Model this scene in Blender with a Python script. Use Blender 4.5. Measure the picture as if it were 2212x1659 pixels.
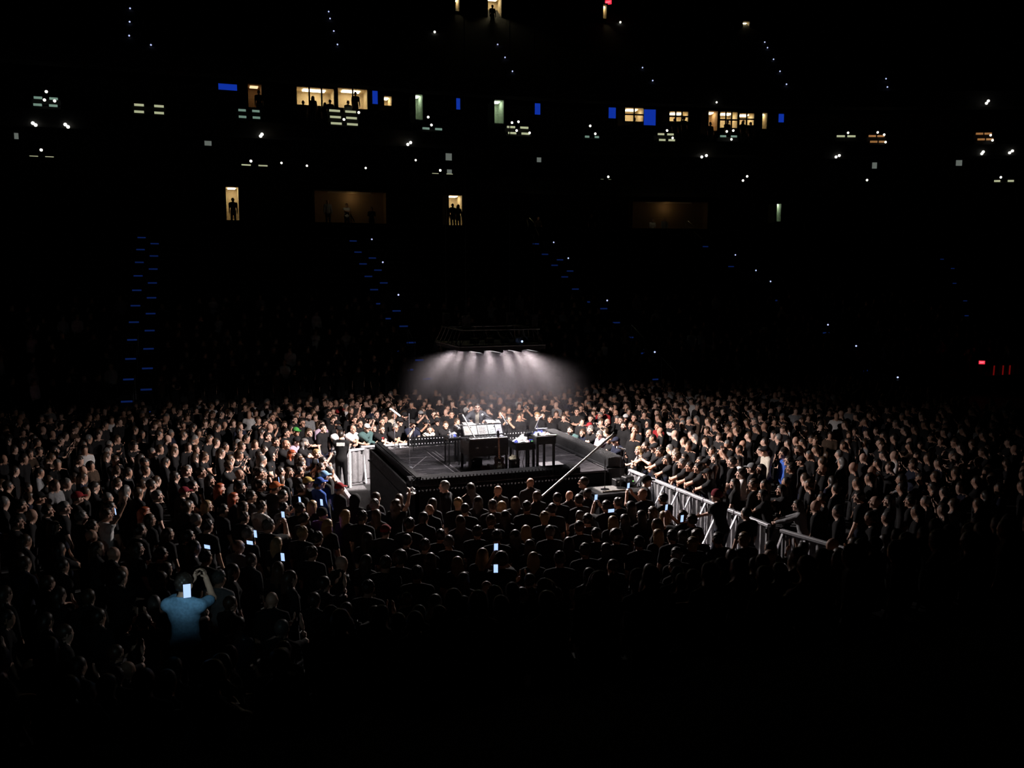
import bpy, bmesh, math, random
import numpy as np
from mathutils import Vector, Matrix
for o in list(bpy.data.objects): bpy.data.objects.remove(o)
SC = bpy.context.scene; COL = SC.collection
PI = math.pi
# ------------------------------------------------------------------ camera, world, lights, exposure
CAM_H = 6.3; FPX = 1886.0
PITCH = math.atan(219 / FPX); YAW = math.atan(681 / math.hypot(FPX, 219))
cd = bpy.data.cameras.new('camera'); cd.sensor_width = 36; cd.lens = FPX / 2212 * 36; cd.clip_end = 300; cd.clip_start = .1
cam = bpy.data.objects.new('camera', cd); COL.objects.link(cam)
cam.location = (0, 0, CAM_H); cam.rotation_euler = (PI / 2 - PITCH, 0, -YAW); SC.camera = cam
W = bpy.data.worlds.new('world'); SC.world = W; W.use_nodes = True
W.node_tree.nodes['Background'].inputs[0].default_value = (0, 0, 0, 1)
W.node_tree.nodes['Background'].inputs[1].default_value = 0
SC.view_settings.view_transform = 'Standard'; SC.view_settings.look = 'None'
SC.view_settings.gamma = 1; SC.view_settings.use_curve_mapping = False
SC.view_settings.exposure = 0.15
SC.cycles.use_denoising = True; SC.cycles.denoising_input_passes = 'RGB'; SC.cycles.max_bounces = 4; SC.cycles.diffuse_bounces = 2; SC.cycles.glossy_bounces = 2
SC.cycles.volume_bounces = 0; SC.cycles.transparent_max_bounces = 6; SC.cycles.sample_clamp_indirect = 4
SC.cycles.volume_step_rate = 1; SC.cycles.caustics_reflective = False; SC.cycles.caustics_refractive = False

SX0, SX1, SY0, SY1, DK = 4.9, 10.0, 20.4, 25.3, 1.4         # stage deck
CX, CY = (SX0 + SX1) / 2, (SY0 + SY1) / 2                   # stage centre
PX0, PX1, PY0, PY1, PZ = 6.35, 8.73, 21.7, 24.1, 4.65       # light pod over the stage
WASH_W, DOWN_W, HAZE = 2400.0, 34.0, 0.044
lights = []
def spot(loc, az, el, power, size, blend, col=(1, .89, .84), r=.06):
    l = bpy.data.lights.new('pod_spot', 'SPOT'); l.energy = power; l.spot_size = math.radians(size); l.spot_blend = blend
    l.shadow_soft_size = r; l.color = col
    o = bpy.data.objects.new('pod_spot', l); COL.objects.link(o); o.location = loc
    d = Vector((math.cos(az) * math.cos(el), math.sin(az) * math.cos(el), math.sin(el)))
    o.rotation_euler = d.to_track_quat('-Z', 'Y').to_euler(); lights.append(o); return o
PCX, PCY = (PX0 + PX1) / 2, (PY0 + PY1) / 2
for k in range(16):
    a = k * PI / 8 + .1; back = math.sin(a) > .55; front = math.sin(a) < -.4
    spot((PCX + 1.0 * math.cos(a), PCY + 1.0 * math.sin(a), 4.40), a, math.radians(-36 if back else -37 if front else -36.5 if math.cos(a) > .6 else -34), WASH_W * (1.0 if back else .9 if front else 1), 58, 1.0)
for k in range(4):
    l = bpy.data.lights.new('pod_flood', 'AREA'); l.shape = 'RECTANGLE'; l.size = .4; l.size_y = .7; l.energy = DOWN_W; l.color = (1, .94, .96); l.spread = math.radians(150)
    o = bpy.data.objects.new('pod_flood', l); COL.objects.link(o); o.location = (PX0 + .42 + k * .53, PCY - 1.15, 4.40); lights.append(o)

# ------------------------------------------------------------------ helpers
def ray(x, y):
    fw = np.array([math.sin(YAW) * math.cos(PITCH), math.cos(YAW) * math.cos(PITCH), -math.sin(PITCH)])
    rt = np.array([math.cos(YAW), -math.sin(YAW), 0]); up = np.cross(rt, fw)
    return fw * FPX + rt * (x - 1106) - up * (y - 829.5)
def at(x, y, z):
    d = ray(x, y); t = (z - CAM_H) / d[2]; return (d[0] * t, d[1] * t, z)
def at_y(x, y, Y):
    d = ray(x, y); t = Y / d[1]; return (d[0] * t, Y, CAM_H + d[2] * t)
def px_of(X, Y, Z):
    fw = np.array([math.sin(YAW) * math.cos(PITCH), math.cos(YAW) * math.cos(PITCH), -math.sin(PITCH)])
    rt = np.array([math.cos(YAW), -math.sin(YAW), 0]); up = np.cross(rt, fw)
    p = np.array([X, Y, Z - CAM_H]); w = p @ fw
    return 1106 + FPX * (p @ rt) / w, 829.5 - FPX * (p @ up) / w, FPX / w
BY0, BZ0, BS = 38.0, 0.9, 0.45                              # lower bowl: front row, its height, slope
def at_bowl(x, y, dz):
    d = ray(x, y); t = (BZ0 + dz - BS * BY0 - CAM_H) / (d[2] - BS * d[1]); return (d[0] * t, d[1] * t, CAM_H + d[2] * t)
def arc(X): return 58 - (max(0, X - 14) ** 2) / 190         # the gentle curve of the upper walls
def at_wall(x, y, off):
    Y = 58 + off
    for _ in range(12): X = at_y(x, y, Y)[0]; Y = arc(X) + off
    return at_y(x, y, Y)

class MB:
    def __init__(s): s.v = []; s.f = []; s.m = []
    def add(s, vs, fs, m=0):
        n = len(s.v); s.v += [tuple(map(float, v)) for v in vs]; s.f += [tuple(i + n for i in f) for f in fs]; s.m += [m] * len(fs); return s
    def box(s, a, b, m=0, M=None):
        x0, y0, z0 = a; x1, y1, z1 = b
        vs = [(x0, y0, z0), (x1, y0, z0), (x1, y1, z0), (x0, y1, z0), (x0, y0, z1), (x1, y0, z1), (x1, y1, z1), (x0, y1, z1)]
        if M is not None: vs = [M @ Vector(v) for v in vs]
        return s.add(vs, [(0, 3, 2, 1), (4, 5, 6, 7), (0, 1, 5, 4), (1, 2, 6, 5), (2, 3, 7, 6), (3, 0, 4, 7)], m)
    def cbox(s, c, d, m=0, M=None):
        return s.box([c[i] - d[i] / 2 for i in range(3)], [c[i] + d[i] / 2 for i in range(3)], m, M)
    def bar(s, p, q, w, h, m=0):                            # a rectangular bar from p to q
        p = Vector(p); q = Vector(q); d = q - p; L = d.length; z = d.normalized()
        u = Vector((0, 0, 1)) if abs(z.z) < .9 else Vector((1, 0, 0)); x = u.cross(z).normalized(); y = z.cross(x)
        M = Matrix((x, y, z)).transposed().to_4x4(); M.translation = p
        return s.box((-w / 2, -h / 2, 0), (w / 2, h / 2, L), m, M)
    def tube(s, pts, r, n=8, m=0, caps=True):
        pts = [Vector(p) for p in pts]; rs = r if isinstance(r, (list, tuple)) else [r] * len(pts); vs = []; fs = []
        for i, p in enumerate(pts):
            d = (pts[min(i + 1, len(pts) - 1)] - pts[max(i - 1, 0)]).normalized()
            u = Vector((0, 0, 1)) if abs(d.z) < .95 else Vector((1, 0, 0)); x = u.cross(d).normalized(); y = d.cross(x)
            vs += [p + (x * math.cos(2 * PI * k / n) + y * math.sin(2 * PI * k / n)) * rs[i] for k in range(n)]
        for i in range(len(pts) - 1):
            fs += [(i * n + k, i * n + (k + 1) % n, (i + 1) * n + (k + 1) % n, (i + 1) * n + k) for k in range(n)]
        if caps: fs += [tuple(range(n))[::-1], tuple(range((len(pts) - 1) * n, len(pts) * n))]
        return s.add(vs, fs, m)
    def ball(s, c, r, n=10, m=0, sc=(1, 1, 1)):
        vs = []; fs = []; h = n // 2
        for i in range(h + 1):
            t = PI * i / h
            for k in range(n):
                a = 2 * PI * k / n; vs.append((c[0] + r * sc[0] * math.sin(t) * math.cos(a), c[1] + r * sc[1] * math.sin(t) * math.sin(a), c[2] + r * sc[2] * math.cos(t)))
        for i in range(h): fs += [(i * n + k, i * n + (k + 1) % n, (i + 1) * n + (k + 1) % n, (i + 1) * n + k)[::-1] for k in range(n)]
        return s.add(vs, fs, m)
    def prism(s, poly, t, M=None, m=0):                     # polygon in XY extruded along Z by t
        n = len(poly); vs = [Vector((x, y, 0)) for x, y in poly] + [Vector((x, y, t)) for x, y in poly]
        if M is not None: vs = [M @ v for v in vs]
        return s.add(vs, [tuple(range(n))[::-1], tuple(range(n, 2 * n))] + [(k, (k + 1) % n, n + (k + 1) % n, n + k) for k in range(n)], m)
    def mesh(s, name, mats, smooth=False, bevel=0):
        me = bpy.data.meshes.new(name); me.from_pydata(s.v, [], s.f)
        for m in (mats if isinstance(mats, (list, tuple)) else [mats]): me.materials.append(m)
        me.polygons.foreach_set('material_index', s.m)
        if smooth: me.polygons.foreach_set('use_smooth', [True] * len(s.f))
        me.update()
        if bevel:
            bm = bmesh.new(); bm.from_mesh(me); bmesh.ops.remove_doubles(bm, verts=bm.verts, dist=1e-5)
            bmesh.ops.bevel(bm, geom=[e for e in bm.edges], offset=bevel, segments=1, affect='EDGES', clamp_overlap=True); bm.to_mesh(me); bm.free()
        return me
    def build(s, name, mats, parent=None, smooth=False, bevel=0):
        return link(name, s.mesh(name, mats, smooth, bevel), parent)
def link(name, data, parent=None, loc=None):
    o = bpy.data.objects.new(name, data); COL.objects.link(o)
    if parent is not None: o.parent = parent
    if loc is not None: o.location = loc
    return o
def tag(o, label=None, cat=None, group=None, kind=None):
    if label: o['label'] = label
    if cat: o['category'] = cat
    if group: o['group'] = group
    if kind: o['kind'] = kind
    return o
def empty(name, loc=(0, 0, 0), rz=0):
    o = link(name, None); o.location = loc; o.rotation_euler.z = rz; o.empty_display_size = .1; return o

# ------------------------------------------------------------------ materials
MATS = {}
def mat(name, col, rough=.6, metal=0, spec=.5, var=.15, scale=12, bump=0, emis=None, es=0, coat=0):
    if name in MATS: return MATS[name]
    m = bpy.data.materials.new(name); m.use_nodes = True; nt = m.node_tree; b = nt.nodes['Principled BSDF']
    b.inputs['Roughness'].default_value = rough; b.inputs['Metallic'].default_value = metal; b.inputs['Specular IOR Level'].default_value = spec
    b.inputs['Coat Weight'].default_value = coat
    if var > 0:
        tc = nt.nodes.new('ShaderNodeTexCoord'); nz = nt.nodes.new('ShaderNodeTexNoise'); nz.inputs['Scale'].default_value = scale; nz.inputs['Detail'].default_value = 3
        rp = nt.nodes.new('ShaderNodeValToRGB'); nt.links.new(tc.outputs['Object'], nz.inputs['Vector']); nt.links.new(nz.outputs['Fac'], rp.inputs['Fac'])
        rp.color_ramp.elements[0].position = .3; rp.color_ramp.elements[1].position = .7
        rp.color_ramp.elements[0].color = (*[c * (1 - var) for c in col], 1); rp.color_ramp.elements[1].color = (*[min(1, c * (1 + var)) for c in col], 1)
        nt.links.new(rp.outputs['Color'], b.inputs['Base Color'])
        if bump:
            bp = nt.nodes.new('ShaderNodeBump'); bp.inputs['Strength'].default_value = bump; bp.inputs['Distance'].default_value = .01
            nt.links.new(nz.outputs['Fac'], bp.inputs['Height']); nt.links.new(bp.outputs['Normal'], b.inputs['Normal'])
    else: b.inputs['Base Color'].default_value = (*col, 1)
    if emis:
        b.inputs['Emission Color'].default_value = (*emis, 1); b.inputs['Emission Strength'].default_value = es
        m.cycles.emission_sampling = 'NONE'
    MATS[name] = m; return m
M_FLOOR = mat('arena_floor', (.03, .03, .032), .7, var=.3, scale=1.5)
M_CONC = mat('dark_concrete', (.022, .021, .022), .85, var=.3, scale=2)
M_BLACK = mat('black_paint', (.012, .012, .013), .5, spec=.3)
M_BLACKM = mat('black_metal', (.02, .02, .022), .35, metal=.6)
M_DUVE = mat('black_drape', (.008, .008, .009), .95, spec=.1, var=.3, scale=30)
M_WHITE = mat('white_paint', (.75, .74, .72), .45, var=.05)
M_STEEL = mat('galvanised_steel', (.46, .46, .49), .45, metal=.4, var=.2, scale=25)
M_SHEET = mat('grey_sheet', (.27, .265, .28), .55, metal=.25, var=.15, scale=8)
M_PAPER = mat('paper', (.50, .485, .46), .8, var=.04)
M_INK = mat('ink', (.10, .09, .10), .8, var=0)
M_WOOD = mat('rosewood', (.42, .20, .11), .4, var=.3, scale=40)
M_RED = mat('red_plastic', (.55, .03, .03), .4, var=.1)
M_BLUE = mat('blue_plastic', (.03, .05, .5), .4, var=.1)
M_SCREEN = mat('phone_screen', (.02, .02, .03), .3, var=0, emis=(.42, .60, 1), es=1.1)
M_LED_B = mat('blue_step_light', (.01, .02, .1), .5, var=0, emis=(.014, .05, .33), es=.16)
M_LED_D = mat('aisle_led', (.3, .3, .4), .5, var=0, emis=(.55, .62, 1), es=1.0)
M_LED_W = mat('white_led', (.5, .5, .5), .5, var=0, emis=(1, .98, .85), es=2.0)
M_GLASS = mat('lens', (.72, .72, .75), .25, metal=0, var=0)
def deck_material():
    m = bpy.data.materials.new('stage_deck'); m.use_nodes = True; nt = m.node_tree; b = nt.nodes['Principled BSDF']
    tc = nt.nodes.new('ShaderNodeTexCoord'); mp = nt.nodes.new('ShaderNodeMapping'); mp.inputs['Scale'].default_value = (1.2, 6, 1)
    nz = nt.nodes.new('ShaderNodeTexNoise'); nz.inputs['Scale'].default_value = 2.2; nz.inputs['Detail'].default_value = 9; nz.inputs['Roughness'].default_value = .72
    rp = nt.nodes.new('ShaderNodeValToRGB'); e = rp.color_ramp.elements
    e[0].position = .42; e[0].color = (.020, .018, .021, 1); e[1].position = .75; e[1].color = (.13, .12, .13, 1)
    nt.links.new(tc.outputs['Object'], mp.inputs['Vector']); nt.links.new(mp.outputs['Vector'], nz.inputs['Vector']); nt.links.new(nz.outputs['Fac'], rp.inputs['Fac'])
    nt.links.new(rp.outputs['Color'], b.inputs['Base Color']); b.inputs['Roughness'].default_value = .55; b.inputs['Specular IOR Level'].default_value = .25
    return m
M_DECK = deck_material()

# ------------------------------------------------------------------ the setting: floor, bowl, upper walls
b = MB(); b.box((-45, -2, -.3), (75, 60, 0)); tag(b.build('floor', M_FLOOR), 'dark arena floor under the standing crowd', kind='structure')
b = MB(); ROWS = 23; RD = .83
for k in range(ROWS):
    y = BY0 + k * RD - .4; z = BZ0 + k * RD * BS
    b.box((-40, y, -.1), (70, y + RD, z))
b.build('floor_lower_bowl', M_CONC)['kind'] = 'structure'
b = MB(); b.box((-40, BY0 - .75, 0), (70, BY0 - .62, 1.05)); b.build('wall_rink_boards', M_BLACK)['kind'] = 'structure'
YT = BY0 + ROWS * RD - .4; ZT = 10.1
def arc_sheet(name, off0, z0, off1, z1, m=M_CONC, x0=-40, x1=72, n=30, thick=.2):
    b = MB(); xs = [x0 + (x1 - x0) * i / n for i in range(n + 1)]
    for a, c in zip(xs, xs[1:]):
        p = [(a, arc(a) + off0, z0), (c, arc(c) + off0, z0), (c, arc(c) + off1, z1), (a, arc(a) + off1, z1)]
        q = [(x, y + thick * .7, z - thick) for x, y, z in p]
        b.add(p + q, [(0, 1, 2, 3), (7, 6, 5, 4), (0, 4, 5, 1), (2, 6, 7, 3), (1, 5, 6, 2), (3, 7, 4, 0)])
    o = b.build(name, m); o['kind'] = 'structure'; return o
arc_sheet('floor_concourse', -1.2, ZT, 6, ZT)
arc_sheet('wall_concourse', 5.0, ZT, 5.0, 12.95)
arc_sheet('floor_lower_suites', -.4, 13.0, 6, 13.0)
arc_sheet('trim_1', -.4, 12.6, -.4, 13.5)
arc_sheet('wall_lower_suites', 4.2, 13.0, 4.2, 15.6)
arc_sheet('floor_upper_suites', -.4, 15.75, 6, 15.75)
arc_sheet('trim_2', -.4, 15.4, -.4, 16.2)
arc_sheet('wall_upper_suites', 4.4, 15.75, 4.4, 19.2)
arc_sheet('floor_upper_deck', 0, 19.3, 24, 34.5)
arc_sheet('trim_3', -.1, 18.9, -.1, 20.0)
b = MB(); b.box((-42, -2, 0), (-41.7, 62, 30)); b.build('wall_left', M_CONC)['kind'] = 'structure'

# aisle stairs of the lower bowl, with blue step lights and small white aisle lamps
AX = [-2.55, 9.7, 22.0, 35.2]
for ai, ax in enumerate(AX):
    st = empty('aisle_stair', (ax, BY0, BZ0)); st['kind'] = 'structure'
    sb = MB()
    for k in range(ROWS):
        y = k * RD - .38; z = k * RD * BS; sb.box((-.62, y - .30, z - .4), (.62, y + .1, z - .18)).box((-.62, y + .02, z - .3), (.62, y + .5, z + .015))
    sb.build('stair_flight', M_CONC, st)
    lm = MB().box((-.22, -.015, -.035), (.22, .015, .035)).mesh('step_light', M_LED_B)
    dm = MB().ball((0, 0, 0), .05, 8).mesh('aisle_lamp', M_LED_D)
    for k in range(ROWS):
        skip = random.Random(ai * 100 + k).random()
        sd = -1 if k % 2 == 0 else 1
        if skip < (.05, .18, .3, .62)[ai]: continue
        link('step_light', lm, st, (sd * .36, k * RD - .70, k * RD * BS - .22))
    for k in [(), (21, 17, 12), (21, 18, 11, 4), (19, 16, 14, 7, 4, 0)][ai]:
        link('aisle_lamp', dm, st, (.72, k * RD - .4, k * RD * BS + .25))
    rl = MB()
    for k0 in (0, 4):
        y = k0 * RD - .5; z = k0 * RD * BS; rl.tube([(0, y, z), (0, y, z + 1.0), (0, y + 1.4, z + 1.65), (0, y + 1.4, z + .6)], .022, 6)
    rl.build('centre_handrail', M_STEEL, st)
# corner aisle far right: a few blue lights only
for p, w in zip([(2035, 560), (2058, 580), (2062, 612), (2085, 650), (2088, 682)], ['topmost', 'second from top', 'middle', 'second from bottom', 'lowest']):
    q = at_bowl(*p, .1); tag(MB().box((-.16, -.02, -.03), (.16, .02, .03)).build('step_light', M_LED_B), f'faint blue step light on the far right aisle, {w}', 'light', 'blue step lights of the far right aisle').location = q
# upper deck aisle lamps
def on_deck(x, y):
    s = 15.2 / 24; d = ray(x, y); Y0 = 58
    for _ in range(10):
        t = (19.3 + .15 - s * Y0 - CAM_H) / (d[2] - s * d[1]); Y0 = arc(d[0] * t)
    return (d[0] * t, d[1] * t, CAM_H + d[2] * t)
dm = MB().ball((0, 0, 0), .055, 8).mesh('aisle_lamp', M_LED_D); dl = MB().ball((0, 0, 0), .09, 8).mesh('aisle_lamp', M_LED_W)
dots = {'leftmost': [(281, 18), (280, 47), (279, 77), (277, 108), (326, 97), (325, 128)], 'second': [(710, 25), (713, 40), (721, 67), (729, 96), (747, 157)],
        'third': [(1075, 96), (1091, 124), (1107, 154), (1123, 185)], 'fourth': [(1388, 146), (1410, 174), (1431, 203)],
        'fifth': [(1652, 91), (1658, 103), (1671, 128), (1685, 154), (1699, 182), (1714, 210)], 'rightmost': [(1914, 170), (1917, 188)]}
for w, l in dots.items():
    up = empty('upper_aisle', on_deck(*l[0])); up['kind'] = 'structure'
    for p in l:
        q = on_deck(*p); link('aisle_lamp', dm, up, [q[i] - up.location[i] for i in range(3)])
for p, w in [((939, 69), 'large bluish'), ((1340, 48), 'small white')]:
    tag(link('aisle_lamp', dl, None, on_deck(*p)), f'{w} lamp glowing alone high in the upper deck', 'lamp')

# rooms and doorways lit from inside on the upper walls: a recess with a ceiling lamp
M_CREAM = mat('cream_wall', (.62, .50, .34), .8); M_TAN = mat('tan_wall', (.55, .36, .20), .8); M_GREEN = mat('pale_green_wall', (.50, .56, .46), .8)
M_LAMPY = mat('warm_lamp', (.8, .8, .6), .5, var=0, emis=(1, .88, .55), es=7.0); M_LAMPY.cycles.emission_sampling = 'AUTO'
M_LAMPD = mat('dim_lamp', (.6, .5, .3), .5, var=0, emis=(1, .75, .42), es=1.0); M_LAMPD.cycles.emission_sampling = 'AUTO'
M_LAMPG = mat('green_white_lamp', (.8, .8, .7), .5, var=0, emis=(.85, 1, .75), es=6.0); M_LAMPG.cycles.emission_sampling = 'AUTO'
M_BLUESCR = mat('blue_screen', (.01, .02, .2), .4, var=0, emis=(.008, .05, .60), es=.5)
M_GREYSCR = mat('grey_screen', (.2, .2, .2), .4, var=0, emis=(.30, .34, .30), es=.32)
nroom = [0]
def lit_room(x0, y0, x1, y1, off, wall, lamp, name='door', depth=1.6, mull=0, bars=0):
    nroom[0] += 1
    p = Vector(at_wall((x0 + x1) / 2, y1, off)); pl = Vector(at_wall(x0, y1, off)); pr = Vector(at_wall(x1, y1, off)); pt = Vector(at_wall((x0 + x1) / 2, y0, off))
    w = (pr - pl).length; h = pt.z - p.z; rz = math.atan2(pr.y - pl.y, pr.x - pl.x)
    r = empty(f'{name}_{nroom[0]}', p, rz); r['kind'] = 'structure'
    b = MB(); t = .06
    b.box((-w / 2 - t, 0, -t), (w / 2 + t, depth, 0)).box((-w / 2 - t, 0, h), (w / 2 + t, depth, h + t)).box((-w / 2 - t, 0, 0), (-w / 2, depth, h)).box((w / 2, 0, 0), (w / 2 + t, depth, h)).box((-w / 2 - t, depth, -t), (w / 2 + t, depth + t, h + t))
    b.build('room_shell', wall, r)
    f = MB(); f.box((-w / 2 - .1, -.04, -.1), (-w / 2, .05, h + .1)).box((w / 2, -.04, -.1), (w / 2 + .1, .05, h + .1)).box((-w / 2, -.04, h), (w / 2, .05, h + .1))
    for k in range(mull): x = -w / 2 + w * (k + 1) / (mull + 1); f.box((x - .05, -.04, 0), (x + .05, .05, h))
    for k in range(bars): z = h * (k + 1) / (bars + 1); f.box((-w / 2, -.03, z - .05), (w / 2, .04, z + .05))
    f.build('frame', M_BLACK, r)
    MB().box((-w * .3, depth * .3, h - .05), (w * .3, depth * .7, h - .01)).build('ceiling_lamp', lamp, r)
    return r
A_, B_ = M_LAMPY, M_LAMPD
lit_room(490, 404, 517, 476, 1.2, M_CREAM, A_)                         # concourse doors
lit_room(970, 422, 998, 488, 1.2, M_CREAM, A_)
lit_room(1677, 440, 1686, 478, 1.2, M_GREEN, M_LAMPG)
lit_room(682, 414, 836, 494, 3.2, M_TAN, mat('faint_lamp', (.5, .4, .2), .5, var=0, emis=(1, .75, .4), es=.004), 'window', 1.0)
lit_room(1366, 436, 1528, 508, 3.2, M_TAN, MATS['faint_lamp'], 'window', 1.0)
lit_room(984, -6, 992, 24, 14, M_CREAM, A_, 'door')                    # top of the upper deck
lit_room(1054, -8, 1083, 44, 14, M_CREAM, A_, 'door')
lit_room(1303, 10, 1310, 40, 14, M_CREAM, A_, 'door')
lit_room(1604, 46, 1618, 76, 14, M_CREAM, A_, 'door')
lit_room(537, 182, 566, 232, 2.2, M_TAN, B_, 'window')                 # upper suites
lit_room(642, 190, 722, 228, 2.2, M_CREAM, A_, 'window', mull=2)
lit_room(731, 192, 794, 234, 2.2, M_CREAM, A_, 'window', mull=1)
lit_room(830, 208, 846, 228, 2.2, M_CREAM, A_, 'window')
lit_room(898, 204, 913, 258, 2.2, M_GREEN, M_LAMPG, 'door')
lit_room(1068, 216, 1088, 266, 2.2, M_GREEN, M_LAMPG, 'door')
lit_room(1350, 233, 1389, 262, 2.2, M_CREAM, A_, 'window', mull=1, bars=1)
lit_room(1446, 241, 1486, 262, 2.2, M_CREAM, A_, 'window', mull=2, bars=1)
lit_room(1530, 240, 1549, 282, 2.2, M_TAN, A_, 'door')
lit_room(1555, 242, 1592, 276, 2.2, M_CREAM, A_, 'window', mull=2, bars=1)
lit_room(1597, 245, 1628, 270, 2.2, M_CREAM, A_, 'window', mull=1, bars=1)
lit_room(1646, 244, 1656, 278, 2.2, M_CREAM, A_, 'window')
lit_room(700, 178, 778, 186, 2.0, M_TAN, B_, 'window')
for x, y, w in [(760, 425, .5), (1440, 447, .35)]:
    l = bpy.data.lights.new('room_fill_light', 'POINT'); l.energy = w * 2.5; l.color = (1, .75, .4); l.shadow_soft_size = .1; o = bpy.data.objects.new('room_fill_light', l); COL.objects.link(o); o.location = at_wall(x, y, 3.6)  # unseen point lights added inside the two window rooms to light their walls
for x, y, of, w in [(745, 428, .4, 2.5), (1165, 455, -1.4, 1.0), (1420, 455, -1.4, 1.2), (1500, 465, -1.4, .8), (580, 288, -.9, .5), (870, 303, -.9, .5), (1535, 334, -.9, .4)]:
    l = bpy.data.lights.new('added_fill_light', 'POINT'); l.energy = w; l.color = (1, .82, .5); l.shadow_soft_size = .08; o = bpy.data.objects.new('added_fill_light', l); COL.objects.link(o); o.location = at_wall(x, y, of)  # unseen point lights added to brighten concourse people, handrails and the lamp ledge
def panel(x0, y0, x1, y1, off, m, name, label, cat, group=None):
    pl = Vector(at_wall(x0, y1, off)); pr = Vector(at_wall(x1, y1, off)); pt = at_wall(x0, y0, off)
    w = (pr - pl).length; h = pt[2] - pl.z; o = empty(name, pl, math.atan2(pr.y - pl.y, pr.x - pl.x))
    MB().box((0, 0, 0), (w, .03, h)).build('screen', m, o); MB().box((-.03, .03, -.03), (w + .03, .12, h + .03)).build('housing', M_BLACK, o)
    return tag(o, label, cat, group)
for (x0, y0, x1, y1), w in [((986, 212, 994, 236), 'narrow blue banner screen left of the pale green doorway'), ((1155, 223, 1167, 247), 'blue banner screen above the middle of the upper suites'), ((1315, 232, 1330, 255), 'blue banner screen left of the four-pane window'),
                            ((1682, 246, 1693, 264), 'blue banner screen at the right end of the upper suites'), ((805, 196, 816, 224), 'pale violet banner screen right of the wide lit window'), ((1391, 236, 1416, 270), 'wide blue screen right of the four-pane window'),
                            ((472, 180, 512, 193), 'blue screen over the dark suite at left')]:
    panel(x0, y0, x1, y1, 1.9, M_BLUESCR, 'banner_screen', w, 'screen')
for (x0, y0, x1, y1), w in [((442, 304, 457, 314), 'small grey monitor at left in the lower suites'), ((963, 331, 976, 346), 'square grey monitor above the middle doorway'), ((2065, 346, 2078, 358), 'pale grey monitor at the far right of the suites'),
                            ((31, 287, 40, 300), 'dim grey monitor at the left edge of the suites'), ((1160, 340, 1169, 350), 'dim small monitor right of the middle doorway'), ((966, 366, 976, 375), 'small pale monitor under the square grey one'), ((1884, 351, 1894, 364), 'dim monitor among the lower suites at right')]:
    panel(x0, y0, x1, y1, .6, M_GREYSCR, 'monitor', w, 'monitor')
# suite steps: glowing strips stand in for lamplight on the treads, lamps beside them
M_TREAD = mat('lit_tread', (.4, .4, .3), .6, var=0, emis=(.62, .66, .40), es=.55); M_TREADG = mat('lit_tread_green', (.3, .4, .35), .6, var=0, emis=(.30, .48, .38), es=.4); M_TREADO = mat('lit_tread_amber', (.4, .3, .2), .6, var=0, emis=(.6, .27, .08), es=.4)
def suite_steps(x, y, w, n, m, off, where, gap=.35, lamps=()):
    p = at_wall(x, y, off); q = at_wall(x + w, y, off); s = math.hypot(q[0] - p[0], q[1] - p[1]) ; o = empty('suite_steps', p, math.atan2(q[1] - p[1], q[0] - p[0]))
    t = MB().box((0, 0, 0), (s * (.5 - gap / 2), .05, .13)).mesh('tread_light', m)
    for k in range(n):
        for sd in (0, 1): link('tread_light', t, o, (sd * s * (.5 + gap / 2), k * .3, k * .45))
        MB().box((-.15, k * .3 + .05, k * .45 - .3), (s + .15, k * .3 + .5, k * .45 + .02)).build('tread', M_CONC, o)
    for dx, dy in lamps:
        r = at_wall(x + dx, y + dy, off - .3); lo = MB().ball((0, 0, 0), .085, 8).build('lamp', M_LED_W, o); lo.location = o.matrix_basis.inverted() @ Vector(r)
    return tag(o, f'lit pair of suite steps {where}', 'steps', 'lit steps in the suites')
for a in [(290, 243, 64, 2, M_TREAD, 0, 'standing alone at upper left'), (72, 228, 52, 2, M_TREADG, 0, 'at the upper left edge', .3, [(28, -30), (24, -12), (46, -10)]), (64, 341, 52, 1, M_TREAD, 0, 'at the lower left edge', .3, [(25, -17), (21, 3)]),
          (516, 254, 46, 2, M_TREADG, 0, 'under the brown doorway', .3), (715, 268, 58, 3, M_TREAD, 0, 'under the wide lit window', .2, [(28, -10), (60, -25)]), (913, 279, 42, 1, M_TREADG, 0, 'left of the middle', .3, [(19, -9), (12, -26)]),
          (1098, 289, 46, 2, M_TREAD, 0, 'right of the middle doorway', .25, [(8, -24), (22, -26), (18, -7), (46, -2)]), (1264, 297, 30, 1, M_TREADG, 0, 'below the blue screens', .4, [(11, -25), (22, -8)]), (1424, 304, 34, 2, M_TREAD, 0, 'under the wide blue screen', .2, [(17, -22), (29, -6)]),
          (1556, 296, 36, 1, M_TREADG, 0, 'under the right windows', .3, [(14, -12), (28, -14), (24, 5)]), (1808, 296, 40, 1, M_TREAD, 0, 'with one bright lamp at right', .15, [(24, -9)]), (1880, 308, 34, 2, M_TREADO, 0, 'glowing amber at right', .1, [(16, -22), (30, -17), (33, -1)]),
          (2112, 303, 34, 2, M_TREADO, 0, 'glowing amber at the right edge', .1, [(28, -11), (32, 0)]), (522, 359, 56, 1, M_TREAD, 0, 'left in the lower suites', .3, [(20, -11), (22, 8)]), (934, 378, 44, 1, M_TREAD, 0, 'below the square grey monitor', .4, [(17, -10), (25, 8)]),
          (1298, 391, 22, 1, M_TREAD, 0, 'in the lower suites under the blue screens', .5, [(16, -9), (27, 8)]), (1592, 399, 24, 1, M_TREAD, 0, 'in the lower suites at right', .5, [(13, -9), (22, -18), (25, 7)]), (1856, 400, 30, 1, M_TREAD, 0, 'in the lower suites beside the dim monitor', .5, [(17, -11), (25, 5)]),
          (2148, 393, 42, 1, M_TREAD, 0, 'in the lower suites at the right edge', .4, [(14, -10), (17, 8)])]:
    suite_steps(*a)
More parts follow.
